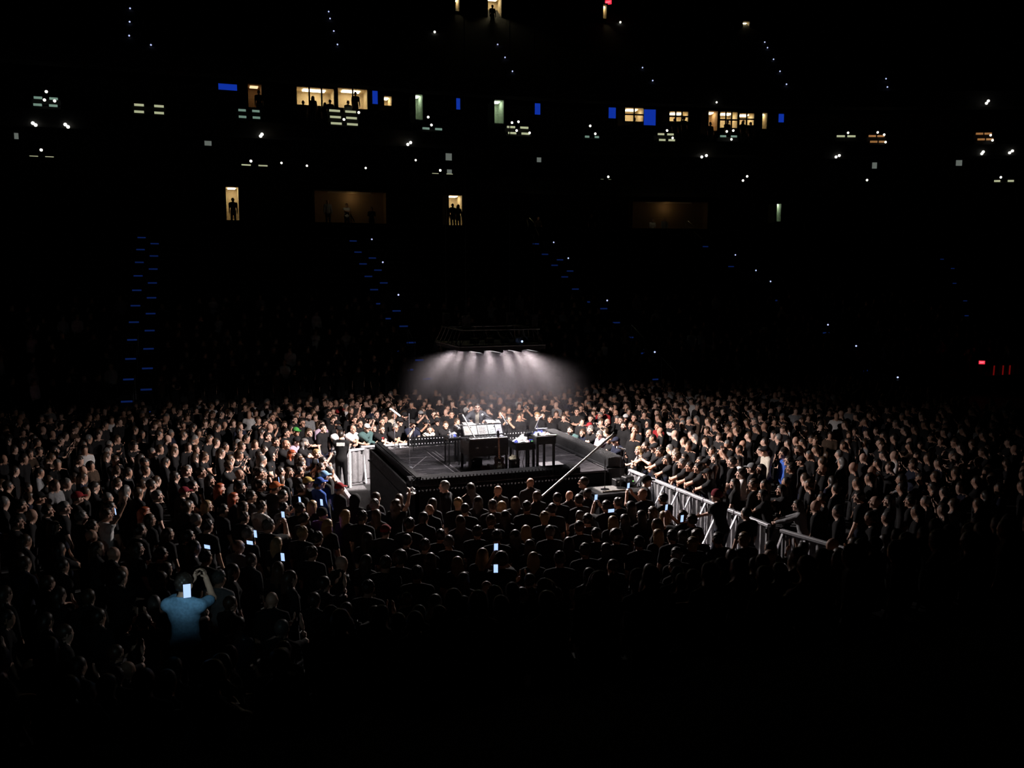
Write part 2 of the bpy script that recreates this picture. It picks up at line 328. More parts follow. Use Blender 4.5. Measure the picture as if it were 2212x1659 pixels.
# twin lamps on the suite ledge
def twin(p, q, where):
    a = at_wall(*p, -.5); c = at_wall(*q, -.5); o = empty('twin_lamp', a)
    MB().ball((0, 0, 0), .10, 8).build('bulb', M_LED_W, o); x = MB().ball((0, 0, 0), .10, 8).build('bulb', M_LED_W, o); x.location = Vector(c) - Vector(a)
    MB().bar((0, .08, 0), Vector(c) - Vector(a) + Vector((0, .08, 0)), .05, .05).build('bracket', M_BLACK, o)
    tag(o, f'pair of bright emergency bulbs on the ledge {where}', 'lamp', 'emergency lamps on the ledge')
for p, q, w in [((71, 266), (77, 270), 'at the far left'), ((141, 269), (147, 274), 'second from the left'), ((566, 290), (563, 294), 'below the brown doorway'), ((881, 312), (887, 308), 'left of the middle'), ((1516, 339), (1526, 336), 'below the right windows'),
                ((1806, 339), (1813, 336), 'right of the amber steps'), ((2121, 332), (2124, 328), 'near the right edge'), ((2181, 330), (2187, 326), 'at the right edge'), ((2131, 223), (2135, 218), 'high at the far right')]: twin(p, q, w)
for p, w in [(((790, 363)), 'left of the square monitor'), ((608, 352), 'in the left lower suites'), ((898, 346), 'right of the ledge lamps'), ((1870, 335), 'near the dim right monitor'), ((663, 358), 'faint in the left suites'), ((1548, 221), 'above the right windows')]:
    tag(link('small_lamp', MB().ball((0, 0, 0), .07, 8).mesh('small_lamp', M_LED_W), None, at_wall(*p, -.3)), f'tiny white lamp {w}', 'lamp')
# concourse handrails
def handrail(pts, where):
    o = MB().tube([(*at_wall(*pts[0], -1.15)[:2], ZT)] + [at_wall(x, y, -1.15) for x, y in pts], .035, 6).build('handrail', mat('brass_rail', (.45, .42, .28), .4, metal=.5)); tag(o, f'bent handrail on the concourse {where}', 'handrail')
for pts, w in [([(759, 478), (757, 462), (772, 492)], 'beside the lit wall at left'), ([(1140, 484), (1138, 474), (1143, 471), (1152, 480), (1164, 510)], 'below the middle doorway'), ([(1482, 490), (1480, 480), (1486, 478), (1508, 497), (1486, 490), (1517, 516)], 'below the right lit wall'), ([(1738, 482), (1742, 478), (1758, 498)], 'at the far right')]: handrail(pts, w)
# exit signs and the red-lit tunnel at the right
M_EXIT = mat('exit_red', (.3, .01, .02), .4, var=0, emis=(1, .03, .06), es=1.2)
def exit_sign(p, w, label):
    o = empty('exit_sign', p); o.rotation_euler.z = -YAW - .3
    MB().cbox((0, 0, 0), (w, .06, w * .62)).build('box', M_EXIT, o)
    c = bpy.data.curves.new('lettering', 'FONT'); c.body = 'EXIT'; c.size = w * .36; c.align_x = 'CENTER'; c.align_y = 'CENTER'; c.extrude = .004; c.materials.append(mat('sign_white', (.8, .5, .5), .5, var=0, emis=(1, .35, .4), es=1.2))
    tmp = link('lettering_source', c); bpy.context.view_layer.update(); me = bpy.data.meshes.new_from_object(tmp.evaluated_get(bpy.context.evaluated_depsgraph_get())); bpy.data.objects.remove(tmp)
    t = link('lettering', me, o, (0, -.04, 0)); t.rotation_euler.x = PI / 2; tag(o, label, 'sign')
exit_sign(at_y(2121, 783, 37), .30, 'red exit sign above the red-lit tunnel at right'); exit_sign(at_wall(1314, 5, 14), .55, 'small red exit sign at the top of the photo')
tn = empty('tunnel', at_y(2150, 850, 37.2), -.15); tn['kind'] = 'structure'
M_REDC = mat('red_curtain', (.10, .006, .012), .8, var=.4, scale=6, bump=.3)
cb = MB(); vs = []
for k in range(60): x = -.7 + k * .055; y = .06 * math.sin(k * 1.1); vs += [(x, 1.1 + y, -.4), (x, 1.1 + y, 1.6)]
cb.add(vs, [(2 * k, 2 * k + 2, 2 * k + 3, 2 * k + 1) for k in range(59)]); cb.build('curtain', M_REDC, tn)
MB().box((-1.3, -.1, -.5), (-1.1, 1.6, 2.0)).box((-1.3, -.1, 1.7), (3.6, 1.6, 2.0)).build('tunnel_frame', M_BLACK, tn)
for x in (.55, 1.15, 1.6): MB().tube([(x, .9, .2), (x + .03, .9, 1.5)], .035, 8).build('red_tube_light', mat('red_tube', (.2, 0, 0), .5, var=0, emis=(1, .02, .02), es=.10), tn)  # glowing strips added for the streaks of red light on the curtain

# ------------------------------------------------------------------ haze under the light pod
hz = bpy.data.materials.new('stage_haze'); hz.use_nodes = True; nt = hz.node_tree; nt.nodes.remove(nt.nodes['Principled BSDF'])
vsn = nt.nodes.new('ShaderNodeVolumeScatter'); vsn.inputs['Anisotropy'].default_value = .1; vsn.inputs['Color'].default_value = (.92, .84, .95, 1)
tcn = nt.nodes.new('ShaderNodeTexCoord'); mpn = nt.nodes.new('ShaderNodeMapping'); mpn.inputs['Scale'].default_value = (1 / 2.9, 1 / 2.9, 1 / 3.4)
grn = nt.nodes.new('ShaderNodeTexGradient'); grn.gradient_type = 'QUADRATIC_SPHERE'; mun = nt.nodes.new('ShaderNodeMath'); mun.operation = 'MULTIPLY'; mun.inputs[1].default_value = HAZE
nt.links.new(tcn.outputs['Object'], mpn.inputs['Vector']); nt.links.new(mpn.outputs['Vector'], grn.inputs['Vector']); nt.links.new(grn.outputs['Fac'], mun.inputs[0]); nt.links.new(mun.outputs[0], vsn.inputs['Density'])
nt.links.new(vsn.outputs['Volume'], nt.nodes['Material Output'].inputs['Volume'])
hb = MB(); n = 28; prof = [(2.9 * math.sin(t), -3.4 * math.cos(t)) for t in np.linspace(.2, PI - .2, 14)]; prof = [(r, min(max(z, -1.5), 1.58)) for r, z in prof]
vs = [(r * math.cos(2 * PI * k / n), r * math.sin(2 * PI * k / n), z) for r, z in prof for k in range(n)]
hb.add(vs, [(i * n + k, i * n + (k + 1) % n, (i + 1) * n + (k + 1) % n, (i + 1) * n + k) for i in range(len(prof) - 1) for k in range(n)] + [tuple(range(n))[::-1], tuple(range((len(prof) - 1) * n, len(prof) * n))])
hzo = hb.build('haze', hz); hzo.location = (PCX + .2, PCY, 3.0)
tag(hzo, 'pale haze glowing under the light pod over the stage', 'haze', kind='stuff')

# ------------------------------------------------------------------ light pod
pod = empty('light_pod', (PCX, PCY, PZ)); tag(pod, 'black square lighting pod with floodlights hanging over the stage', 'light rig')
hx, hy = (PX1 - PX0) / 2, (PY1 - PY0) / 2
M_TRUSS = mat('worn_black_metal', (.05, .047, .042), .4, metal=.6, var=.3)
for sx, sy, ex, ey in [(-1, -1, 1, -1), (1, -1, 1, 1), (1, 1, -1, 1), (-1, 1, -1, -1)]:
    MB().tube([(sx * hx, sy * hy, 0), (ex * hx, ey * hy, 0)], .03).build('frame_tube', M_TRUSS, pod)
    MB().tube([(sx * hx * .9, sy * hy * .9, .42), (ex * hx * .9, ey * hy * .9, .42)], .025).build('upper_tube', M_TRUSS, pod)
    MB().bar((sx * hx, sy * hy, -.07), (ex * hx, ey * hy, -.07), .02, .10).build('skirt', M_BLACK, pod)
    lt = MB()
    for k in range(6):
        f = lambda t, s, z: ((sx + (ex - sx) * t) * hx * s, (sy + (ey - sy) * t) * hy * s, z)
        lt.tube([f(k / 6, 1, 0), f((k + .5) / 6, .9, .42), f((k + 1) / 6, 1, 0)], .012, 6)
    lt.build('lattice', M_TRUSS, pod)
for sx in (-1, 1):
    for sy in (-1, 1):
        MB().tube([(sx * hx * .8, sy * hy * .8, .42), (sx * hx * .8, sy * hy * .8, 14)], .012, 6).build('chain', M_BLACK, pod)
        MB().cbox((sx * hx * .8, sy * hy * .8, .62), (.18, .18, .35)).build('hoist_motor', M_BLACK, pod)
MB().box((-hx, -hy, -.02), (hx, hy, .0)).build('roof_plate', M_BLACK, pod)
for k in range(4):
    x0 = -hx + .17 + k * .53
    for j, y0 in enumerate((-hy + .05, -.35, hy - .75)):
        w = MB(); w.add([(x0, y0, -.02), (x0 + .5, y0, -.02), (x0 + .5, y0 + .7, -.02), (x0, y0 + .7, -.02), (x0, y0, -.10), (x0 + .5, y0, -.20), (x0 + .5, y0 + .7, -.20), (x0, y0 + .7, -.10)],
                        [(0, 1, 2, 3), (7, 6, 5, 4), (0, 4, 5, 1), (1, 5, 6, 2), (2, 6, 7, 3), (3, 7, 4, 0)])
        fx = w.build('floodlight', M_BLACK, pod)
        MB().add([(x0 + .04, y0 + .05, -.112), (x0 + .46, y0 + .05, -.196), (x0 + .46, y0 + .65, -.196), (x0 + .04, y0 + .65, -.112)], [(3, 2, 1, 0)]).build('lens', mat('flood_lens', (.8, .8, .8), .4, var=0, emis=(1, .94, .96), es=3.0), fx)
for x, y in [(-.7, -.9), (-.3, -.95), (.15, -.9), (.5, -1.0), (.85, -.85)]: MB().cbox((x, y, .12), (.22, .12, .14)).build('dimmer_box', M_TRUSS, pod)
MB().ball((.52, -hy - .02, .10), .03, 8).build('status_led', mat('blue_led', (.1, .2, .8), .5, var=0, emis=(.35, .5, 1), es=2.0), pod)
for o in lights:
    o.parent = pod; o.matrix_parent_inverse = pod.matrix_basis.inverted()

# ------------------------------------------------------------------ stage
stage = empty('stage', (0, 0, 0)); tag(stage, 'low black square stage in the middle of the crowd', 'stage')
NP = 4; pw = (SX1 - SX0) / NP; pd = (SY1 - SY0) / NP
dm = MB().box((.006, .006, -.06), (pw - .006, pd - .006, 0)).mesh('deck_panel', M_DECK, bevel=.004)
for i in range(NP):
    for j in range(NP): link('deck_panel', dm, stage, (SX0 + i * pw, SY0 + j * pd, DK))
MB().box((SX0 + .05, SY0 + .05, 0), (SX1 - .05, SY1 - .05, DK - .07)).build('under_structure', M_BLACK, stage)
for p, q in [((SX0, SY0), (SX1, SY0)), ((SX1, SY0), (SX1, SY1)), ((SX1, SY1), (SX0, SY1)), ((SX0, SY1), (SX0, SY0))]:
    b = MB(); vs = []; L = math.hypot(q[0] - p[0], q[1] - p[1]); n = int(L / .09); nx, ny = (q[1] - p[1]) / L, -(q[0] - p[0]) / L
    for k in range(n + 1):
        t = k / n; o = .012 * math.sin(k * 1.9) + .03; x = p[0] + (q[0] - p[0]) * t + nx * o; y = p[1] + (q[1] - p[1]) * t + ny * o; vs += [(x, y, .02), (x, y, DK - .07)]
    b.add(vs, [(2 * k, 2 * k + 2, 2 * k + 3, 2 * k + 1) for k in range(n)]); b.build('skirt_drape', M_DUVE, stage, smooth=True)
# tape lines and edge trim on the deck
M_TAPE = mat('pale_tape', (.26, .24, .25), .6)
for p, q in [((923, 977), (994, 1030)), ((933, 976), (1006, 1029)), ((848, 991), (931, 987)), ((858, 1007), (997, 998)), ((870, 1016), (981, 1010)), ((887, 1033), (994, 1027)), ((921, 986), (887, 1015)),
             ((893, 1038), (1185, 1023)), ((1200, 985), (1290, 978)), ((1206, 962), (1310, 1012)), ((940, 975), (960, 990))]:
    a = Vector(at(*p, DK)); c = Vector(at(*q, DK)); MB().bar(a + Vector((0, 0, .0015)), c + Vector((0, 0, .0015)), .025, .003).build('tape_line', M_TAPE, stage)
# linear light battens along the four edges
M_RIB = mat('dark_rib', (.02, .02, .022), .85, spec=.1); M_RIB2 = mat('grey_rib', (.09, .09, .095), .5)
def batten(p, q, inside, where, h=.20, d=.30, dots=True, rib=None):
    rib = rib or M_RIB
    a = Vector((*p, 0)); c = Vector((*q, 0)); L = (c - a).length; o = empty('light_batten', (p[0], p[1], DK)); o.rotation_euler.z = math.atan2(c.y - a.y, c.x - a.x)
    # local: x along the edge, +y towards the stage
    MB().prism([(0, .0), (d, .0), (d, h * .75), (.12, h), (0, h)], L, Matrix(((0, 0, 1, 0), (-1, 0, 0, d), (0, 1, 0, 0), (0, 0, 0, 1)))).build('housing', M_DUVE if rib is M_RIB else M_BLACK, o)
    n = int(L / .09); r = MB(); ln = MB(); tr = MB()
    for k in range(n):
        x = (k + .5) * L / n
        if rib is M_RIB2: r.box((x - .012, .02, h * .78), (x + .012, d - .10, h + .016))
        r.box((x - .012, -.02, .02), (x + .012, .0, h))
        for hz2 in (.26, .80): ln.ball((x, d + .002, h * hz2), .022, 8, sc=(1, .3, 1))
        tr.add([(x - .028, -.015, -.10), (x + .028, -.015, -.10), (x, -.015, -.15), (x - .028, .02, -.10), (x + .028, .02, -.10), (x, .02, -.15)], [(0, 2, 1), (3, 4, 5), (0, 1, 4, 3), (1, 2, 5, 4), (2, 0, 3, 5)])
    r.build('rib_row', rib, o)['kind'] = 'stuff'
    if dots: ln.build('lens_row', M_GLASS, o, smooth=True)['kind'] = 'stuff'
    tr.build('glint_row', M_GLASS, o)['kind'] = 'stuff'
    MB().box((0, d, 0), (L, d + .05, .05)).build('foot_rail', M_RIB, o)
    tag(o, f'low ribbed light batten along the {where} edge of the stage', 'light bar', 'light battens round the stage')
batten((SX0 - .25, SY0 - .12), (9.15, SY0 - .12), 1, 'front', dots=False)
batten((SX1 + .55, SY0 + .2), (SX1 + .55, SY1 + .1), 1, 'right', h=.27, d=.45, rib=M_RIB2, dots=False)
batten((SX1, SY1 + .25), (SX0 + .9, SY1 + .25), 1, 'back', h=.27, d=.2)
batten((SX0 - .12, SY1), (SX0 - .12, SY0 - .1), 1, 'left', h=.22, d=.16, dots=False)
# side wing that carries the left batten: plain black cheek with a dashed vent line
vent = MB()
for k in range(16): y = SY0 + .2 + k * .32; vent.box((SX0 - .30, y, 1.02), (SX0 - .275, y + .15, 1.06))
vent.build('vent_row', M_RIB, stage)['kind'] = 'stuff'
MB().box((SX0 - .275, SY0 - .1, 0), (SX0 - .12, SY1 + .1, DK)).build('side_cheek', M_DUVE, stage)
MB().box((SX1 + .06, SY0 + .1, 0), (SX1 + .54, SY1 + .1, DK)).build('side_cheek', M_BLACK, stage)
# landing at the front right corner
land = empty('landing', (9.25, 19.35, 0)); tag(land, 'black step-up landing at the front right corner of the stage', 'platform')
MB().box((0, 0, .97), (1.32, .9, 1.03)).build('top', M_BLACK, land); MB().box((.03, .03, 0), (1.29, .87, .97)).build('skirt', M_DUVE, land)
bp = MB().box((.18, .2, 1.03), (.82, .75, 1.05)).build('base_plate', mat('pale_plate', (.16, .155, .15), .5), land); bp['label'] = 'pale metal plate'
MB().box((.18, .18, 1.03), (.82, .2, 1.07)).build('plate_edge', mat('cream_edge', (.38, .36, .29), .5), land)
def mic_stand(base, h, label, top=None, r=.013, m=M_BLACKM, plate=.11):
    o = empty('stand', base); MB().tube([(0, 0, 0), (0, 0, .018)], plate, 14).build('base', m, o); MB().tube([(0, 0, .018), (0, 0, h)], r, 8).build('pole', m, o); MB().tube([(0, 0, h * .55), (0, 0, h * .62)], r * 1.9, 8).build('clutch', m, o)
    return tag(o, label, 'stand')
mic_stand((9.6, 19.75, 1.05), .80, 'black upright stand on the left of the pale plate')
s2 = mic_stand((10.05, 19.75, 1.05), 1.0, 'black upright stand with a white cross bar beside the plate')
MB().tube([(-.14, -.02, 1.08), (.13, .03, .99)], .024, 8).build('cross_bar', M_WHITE, s2)
jb = Vector(at(1170, 1073, 1.25)); jt = Vector(at(1323, 940, 2.42)); jib = empty('boom_pole', jb)
MB().tube([(0, 0, 0), jt - jb], [.024, .034], 10).build('tube', mat('brushed_pole', (.33, .31, .29), .35, metal=.3), jib); MB().tube([jt - jb, (jt - jb) * 1.03], .04, 10).build('end_cap', M_BLACK, jib)
MB().tube([(0, 0, 0), (-.0, -.0, -1.25)], .025, 8).build('foot_post', M_BLACK, jib); MB().tube([(0, 0, -1.25), (0, 0, -1.22)], .15, 12).build('foot', M_BLACK, jib)
tag(jib, 'long pale pole slanting up across the front right of the stage', 'pole')
# left boom: two thin uprights and a slanting rod with a white sleeve
mic_stand((4.98, 23.5, DK), 1.38, 'thin upright stand at the left edge of the stage, farther one', r=.009, m=M_STEEL, plate=.08)
mic_stand((5.15, 22.45, DK), 1.45, 'thin upright stand at the left edge of the stage, nearer one', r=.009, m=M_STEEL, plate=.08)
a = Vector(at_y(843, 883, 24.0)); c = Vector(at_y(938, 955, 25.45)); o = empty('boom_pole', a); d = c - a
MB().tube([(0, 0, 0), d * .2], .032, 8).build('white_sleeve', M_WHITE, o); MB().tube([d * .2, d], .012, 8).build('rod', M_BLACKM, o); MB().tube([d * .5, Vector((d.x * .5, d.y * .5, DK - a.z))], .012, 8).build('upright', M_BLACKM, o)
tag(o, 'slanting rod with a white sleeve at the back left of the stage', 'pole')
# small white fixture at the front left corner
wl = empty('clip_lamp', at(888, 1066, 1.31)); MB().ball((0, 0, 0), .12, 14, sc=(1, .8, .25)).build('base', M_WHITE, wl, smooth=True); MB().tube([(-.02, 0, .02), (-.03, 0, .10), (.03, 0, .14), (.06, 0, .10)], .022, 8).build('arm', M_WHITE, wl); MB().ball((.06, 0, .09), .04, 10).build('head', M_WHITE, wl, smooth=True)
MB().bar((0, 0, -.04), (.05, .22, -.02), .1, .03).build('clamp', M_BLACK, wl)
tag(wl, 'small white lamp clamped to the front left stage corner', 'lamp')

# ------------------------------------------------------------------ tables and instruments
def table(x0, y0, x1, y1, ztop, label, apron=.10, m=M_BLACK, leg=.055, thick=.04):
    o = empty('table', (x0, y0, DK)); h = ztop - DK; w = x1 - x0; d = y1 - y0
    MB().box((0, 0, h - thick), (w, d, h)).build('table_top', m, o, bevel=.006)
    if apron: MB().box((.01, .01, h - thick - apron), (w - .01, d - .01, h - thick)).build('apron', m, o)
    lm = MB().box((-leg / 2, -leg / 2, .01), (leg / 2, leg / 2, h - thick - apron)).mesh('leg', m); fm = MB().tube([(0, 0, 0), (0, 0, .012)], leg * .7, 10).mesh('foot', M_BLACK)
    for sx in (leg, w - leg):
        for sy in (leg, d - leg): l = link('leg', lm, o, (sx, sy, 0)); link('foot', fm, l)
    return tag(o, label, 'table')
TA = 2.28
table(6.42, 21.2, 7.52, 22.05, TA - .06, 'black keyboard table at the left of the instruments', apron=.36)
table(7.60, 20.88, 8.16, 21.5, 2.18, 'black middle table covered with white cloths and cables', apron=.16)
table(8.06, 20.62, 8.62, 21.4, 2.36, 'tall black table at the right of the instruments', apron=.17)
table(6.55, 22.75, 7.55, 23.15, 2.30, 'black table carrying the rear keyboard before the performer', apron=.06)
table(6.18, 22.3, 6.52, 22.75, 2.16, 'small black side table with bottles at the left', apron=.05, leg=.03)
def keyboard(loc, w, d, label, body=M_BLACK, front=-1, nk=28):
    o = empty('keyboard', loc)
    MB().box((0, 0, 0), (w, d, .07)).build('case', body, o, bevel=.006)
    y0, y1 = (-.005, d * .45) if front < 0 else (d * .55, d + .005)
    wk = MB().box((.0, y0, .055), (w / nk * .92 - .0, y1, .082)).mesh('white_key', M_WHITE); yb = (y0 + (y1 - y0) * .4, y1) if front < 0 else (y0, y1 - (y1 - y0) * .4)
    bk = MB().box((-.007, yb[0], .08), (.007, yb[1], .095)).mesh('black_key', M_BLACK)
    for k in range(nk):
        link('white_key', wk, o, (.02 + k * (w - .04) / nk, 0, 0))
        if k % 7 not in (2, 6): link('black_key', bk, o, (.02 + (k + 1) * (w - .04) / nk, 0, 0))
    pn = MB().box((.04, d * .55 if front < 0 else .02, .07), (w - .04, d * .95 if front < 0 else d * .45, .085)).build('panel', M_BLACKM, o)
    kb = MB().tube([(0, 0, 0), (0, 0, .02)], .012, 8).mesh('knob', M_GLASS)
    for k in range(12): link('knob', kb, pn, (.1 + k * (w - .2) / 11, d * (.75 if front < 0 else .25), .085))
    return tag(o, label, 'keyboard')
keyboard((6.45, 21.18, TA - .06), 1.05, .34, 'keyboard with white keys along the front of the left table')
keyboard((6.58, 22.74, 2.30), .95, .34, 'pale rear keyboard under the hands of the performer', body=M_WHITE, front=1)
# music rest with sheets
mr = empty('music_rest', (6.44, 21.62, TA + .04)); R = Matrix.Rotation(math.radians(54), 4, 'X')
MB().box((-.02, -.02, -.012), (1.08, .30, 0), M=R).build('board', M_BLACK, mr); MB().box((-.02, -.02, 0), (1.08, 0, .03), M=R).build('lip', M_BLACK, mr)
for x in (.2, .85): MB().bar((x, .12, .2), (x, .30, -.10), .03, .02).build('rest_leg', M_BLACKM, mr)
tag(mr, 'black music rest leaning over the keyboard with four sheets', 'music stand')
M_YPAPER = mat('cream_paper', (.74, .62, .46), .8, var=.05)
for k, (x, w, m, lab) in enumerate([(.0, .36, M_PAPER, 'wide white board with a cream chart, leftmost on the music rest'), (.38, .27, M_PAPER, 'sheet of close-set written lines on the music rest'), (.67, .19, mat('green_paper', (.58, .66, .64), .8, var=.05), 'pale green sheet in a dark folder on the music rest'), (.88, .17, mat('grey_paper', (.45, .44, .52), .8, var=.1), 'grey sheet at the right end of the music rest')]):
    o = empty('sheet_music', mr.location); MB().box((x, .005, .002), (x + w, .275, .006), M=R).build('page', m, o)
    if k == 0: MB().box((x + .05, .10, .0061), (x + w - .05, .24, .008), M=R).build('chart', M_YPAPER, o)
    ln = MB()
    for j in range(7 if k == 1 else 4): ln.box((x + .03, .04 + j * .03, .0062), (x + w - (.03 if j % 2 else .07), .051 + j * .03, .0072), M=R)
    if k != 0: ln.build('written_lines', M_INK, o)['kind'] = 'stuff'
    tag(o, lab, 'paper')
for loc, r_, w, lab in [((6.70, 22.40, 2.45), .1, .30, 'white folded sheet lying left before the performer'), ((7.35, 22.5, 2.47), -.2, .38, 'large pale sheet lying right before the performer')]:
    o = MB().prism([(0, 0), (w, 0), (w * .9, .2), (-.03, .22)], .008, Matrix.Translation((0, 0, 0)) @ Matrix.Rotation(.25, 4, 'X')).build('sheet_music', M_PAPER); o.location = loc; o.rotation_euler.z = r_; tag(o, lab, 'paper')
MB_s = table(6.62, 22.36, 7.78, 22.7, 2.42, 'narrow black shelf table between music rest and rear keyboard', apron=.04)
for p, q, lab in [((999, 896), (1026, 946), 'white tube leaning across the left of the music rest'), ((1083, 897), (1096, 917), 'white tube standing at the right of the music rest')]:
    a = Vector(at_y(*p, 21.75)); c = Vector(at_y(*q, 21.25 if 'leaning' in lab else 21.7)); o = empty('white_tube', a); d = c - a
    MB().tube([(0, 0, 0), d * .3], .024, 8).build('thick_end', M_WHITE, o); MB().tube([d * .3, d], .017, 8).build('shaft', M_WHITE, o); tag(o, lab, 'tube')
    if 'standing' in lab: MB().tube([d, Vector((d.x, d.y, TA - a.z))], .012, 6).build('mount', M_BLACKM, o)
def microphone(base, pts, label, ball=.038):
    o = empty('microphone', base); pts = [Vector(p) for p in pts]
    MB().tube([(0, 0, 0), (0, 0, .02)], .09, 12).build('base', M_BLACKM, o); MB().tube([(0, 0, .02)] + pts, .011, 8).build('arm', M_BLACKM, o)
    e = pts[-1]; d = (e - pts[-2]).normalized(); MB().tube([e, e + d * .12], [.014, .022], 8).build('body', M_BLACKM, o); MB().ball(e + d * .15, ball, 12).build('grille', mat('mic_grille', (.7, .7, .72), .35, metal=.3), o, smooth=True)
    tag(o, label, 'microphone')
pm = Vector(at_y(1052, 889, 22.75)); microphone((7.62, 22.55, 2.42), [(0, 0, .10), (pm.x - 7.62, pm.y - 22.55, pm.z - 2.42 - .15)], 'microphone with round silver grille beside the performer', .042)
wm = Vector(at_y(1151, 896, 21.1)); o = empty('microphone', (8.30, 21.1, 2.36)); a = Vector((0, 0, 0))
MB().tube([(0, 0, 0), (0, 0, .02)], .07, 12).build('base', M_BLACKM, o); MB().tube([(0, 0, .02), (-.03, 0, .25)], .010, 8).build('pole', M_WHITE, o); MB().tube([(-.03, 0, .25), (-.09, 0, .13), (0.0, 0, .33), (.05, 0, .42), (.08, 0, .43)], .013, 8).build('boom', M_WHITE, o); MB().ball((.09, 0, .43), .026, 10).build('capsule', M_WHITE, o, smooth=True)
tag(o, 'white crooked microphone over the right table', 'microphone')

# cloths, boxes and clutter on the tables
def cloth(loc, w, d, h, seed, m, label, name='cloth', cat='cloth', rz=0):
    rng = np.random.default_rng(seed); n = 16; ph = rng.uniform(0, 6, (6,)); vs = []
    for i in range(n + 1):
        for j in range(n + 1):
            u, v = i / n * 2 - 1, j / n * 2 - 1; e = max(0, 1 - (abs(u) ** 3 + abs(v) ** 3) * .9)
            z = h * e ** .5 * (.62 + .22 * math.sin(5 * u + ph[0] + 2 * v) + .2 * math.sin(7 * v + ph[1] - 3 * u) + .1 * math.sin(15 * u + 11 * v + ph[2]))
            k = 1 - .12 * math.sin(4 * math.atan2(v, u) + ph[3]); vs.append((u * w / 2 * k, v * d / 2 * k, max(.004, z)))
    N = (n + 1) ** 2; vs += [(x, y, 0) for x, y, z in vs]; fs = []
    for i in range(n):
        for j in range(n): q = i * (n + 1) + j; fs += [(q, q + n + 1, q + n + 2, q + 1), (N + q, N + q + 1, N + q + n + 2, N + q + n + 1)]
    rim = [i * (n + 1) for i in range(n + 1)] + [n * (n + 1) + j for j in range(1, n + 1)] + [i * (n + 1) + n for i in range(n - 1, -1, -1)] + [j for j in range(n - 1, 0, -1)]
    fs += [(rim[k], N + rim[k], N + rim[(k + 1) % len(rim)], rim[(k + 1) % len(rim)])[::-1] for k in range(len(rim))]
    o = MB().add(vs, fs).build(name, m, None, smooth=True); o.location = loc; o.rotation_euler.z = rz; return tag(o, label, cat)
M_CLOTH = mat('white_cotton', (.62, .60, .58), .9, bump=.2); M_CLOTHB = mat('blue_cotton', (.10, .13, .55), .9); M_CLOTHP = mat('pink_cotton', (.62, .48, .46), .9)
cloth((7.80, 21.08, 2.18), .38, .30, .10, 1, M_CLOTH, 'crumpled white towel on the middle table'); cloth((8.00, 21.33, 2.18), .28, .26, .16, 2, M_CLOTH, 'big white towel heaped at the back of the middle table')
cloth((7.64, 20.98, 2.18), .10, .12, .07, 3, M_CLOTHB, 'small blue cloth at the front corner of the middle table'); cloth((8.30, 21.0, 2.36), .26, .22, .10, 4, M_CLOTHB, 'blue cloth bundle on the right table')
cloth((8.22, 20.88, 2.36), .20, .18, .09, 5, M_CLOTH, 'white cloth at the front left of the right table'); cloth((8.42, 20.86, 2.36), .20, .18, .08, 6, M_CLOTHP, 'pinkish cloth at the front of the right table'); cloth((7.98, 20.98, 2.18), .16, .16, .05, 7, M_CLOTHP, 'pink wrapper on the middle table')
def gadget(name, loc, size, m, label, cat, rz=0, extra=None, parts=()):
    o = empty(name, loc, rz); MB().cbox((0, 0, size[2] / 2), size).build('case', m, o, bevel=min(size) * .08)
    for pn, c, s, pm in parts: MB().cbox(c, s).build(pn, pm, o)
    return tag(o, label, cat)
gadget('control_box', (8.02, 21.12, 2.30), (.20, .12, .10), M_BLACK, 'black tilted box between the heaped towels', 'box', .5, parts=[('face_panel', (0, -.062, .05), (.16, .006, .07), M_BLACKM), ('bracket', (0, 0, -.06), (.03, .03, .12), M_BLACKM)])
gadget('notebook', (8.42, 21.15, 2.46), (.30, .10, .02), M_PAPER, 'white booklet on top of the blue bundle', 'book', -.15, parts=[('cover', (0, 0, .023), (.29, .095, .004), M_WHITE), ('spine', (0, .05, .01), (.29, .004, .02), M_CLOTHB)])
gadget('card_strip', (8.50, 20.72, 2.36), (.26, .08, .02), M_YPAPER, 'cream card strip at the right edge of the right table', 'card', -.5, parts=[('card_end', (.14, 0, .01), (.03, .08, .022), mat('green_tip', (.1, .3, .15), .5))])
gadget('effects_unit', (8.05, 20.93, 2.18), (.12, .08, .06), M_BLUE, 'small blue unit hanging over the middle table edge', 'effects unit', 0, parts=[('display', (0, -.041, .03), (.07, .004, .03), mat('green_display', (.1, .3, .1), .4, var=0, emis=(.4, 1, .4), es=.4)), ('dial', (.03, 0, .066), (.02, .02, .012), M_GLASS)])
def bottle(loc, m, h, label):
    o = empty('bottle', loc); MB().tube([(0, 0, 0), (0, 0, h * .65), (0, 0, h * .8), (0, 0, h * .92)], [.032, .032, .012, .012], 12).build('body', m, o, smooth=False); MB().tube([(0, 0, h * .92), (0, 0, h)], .014, 10).build('cap', M_WHITE, o); tag(o, label, 'bottle')
bottle((6.26, 22.45, 2.16), M_WHITE, .20, 'white bottle, taller one on the small left table'); bottle((6.32, 22.38, 2.16), M_GLASS, .13, 'clear short bottle on the small left table'); bottle((6.24, 22.36, 2.16), M_GLASS, .11, 'clear stubby bottle at the left corner of the small table')
cloth((6.38, 22.5, 2.16), .16, .14, .07, 9, M_CLOTHB, 'dark blue cloth on the small left table'); cloth((6.42, 22.63, 2.20), .16, .10, .06, 10, M_CLOTH, 'white towel at the back of the small left table')
gadget('drum_machine', (7.30, 21.32, TA), (.18, .14, .05), mat('lilac_plastic', (.5, .48, .66), .5), 'lilac gadget at the right of the keyboard', 'drum machine', .1, parts=[('pads', (0, 0, .053), (.14, .10, .008), M_WHITE), ('dial', (.06, .05, .06), (.02, .02, .02), M_BLACK)])
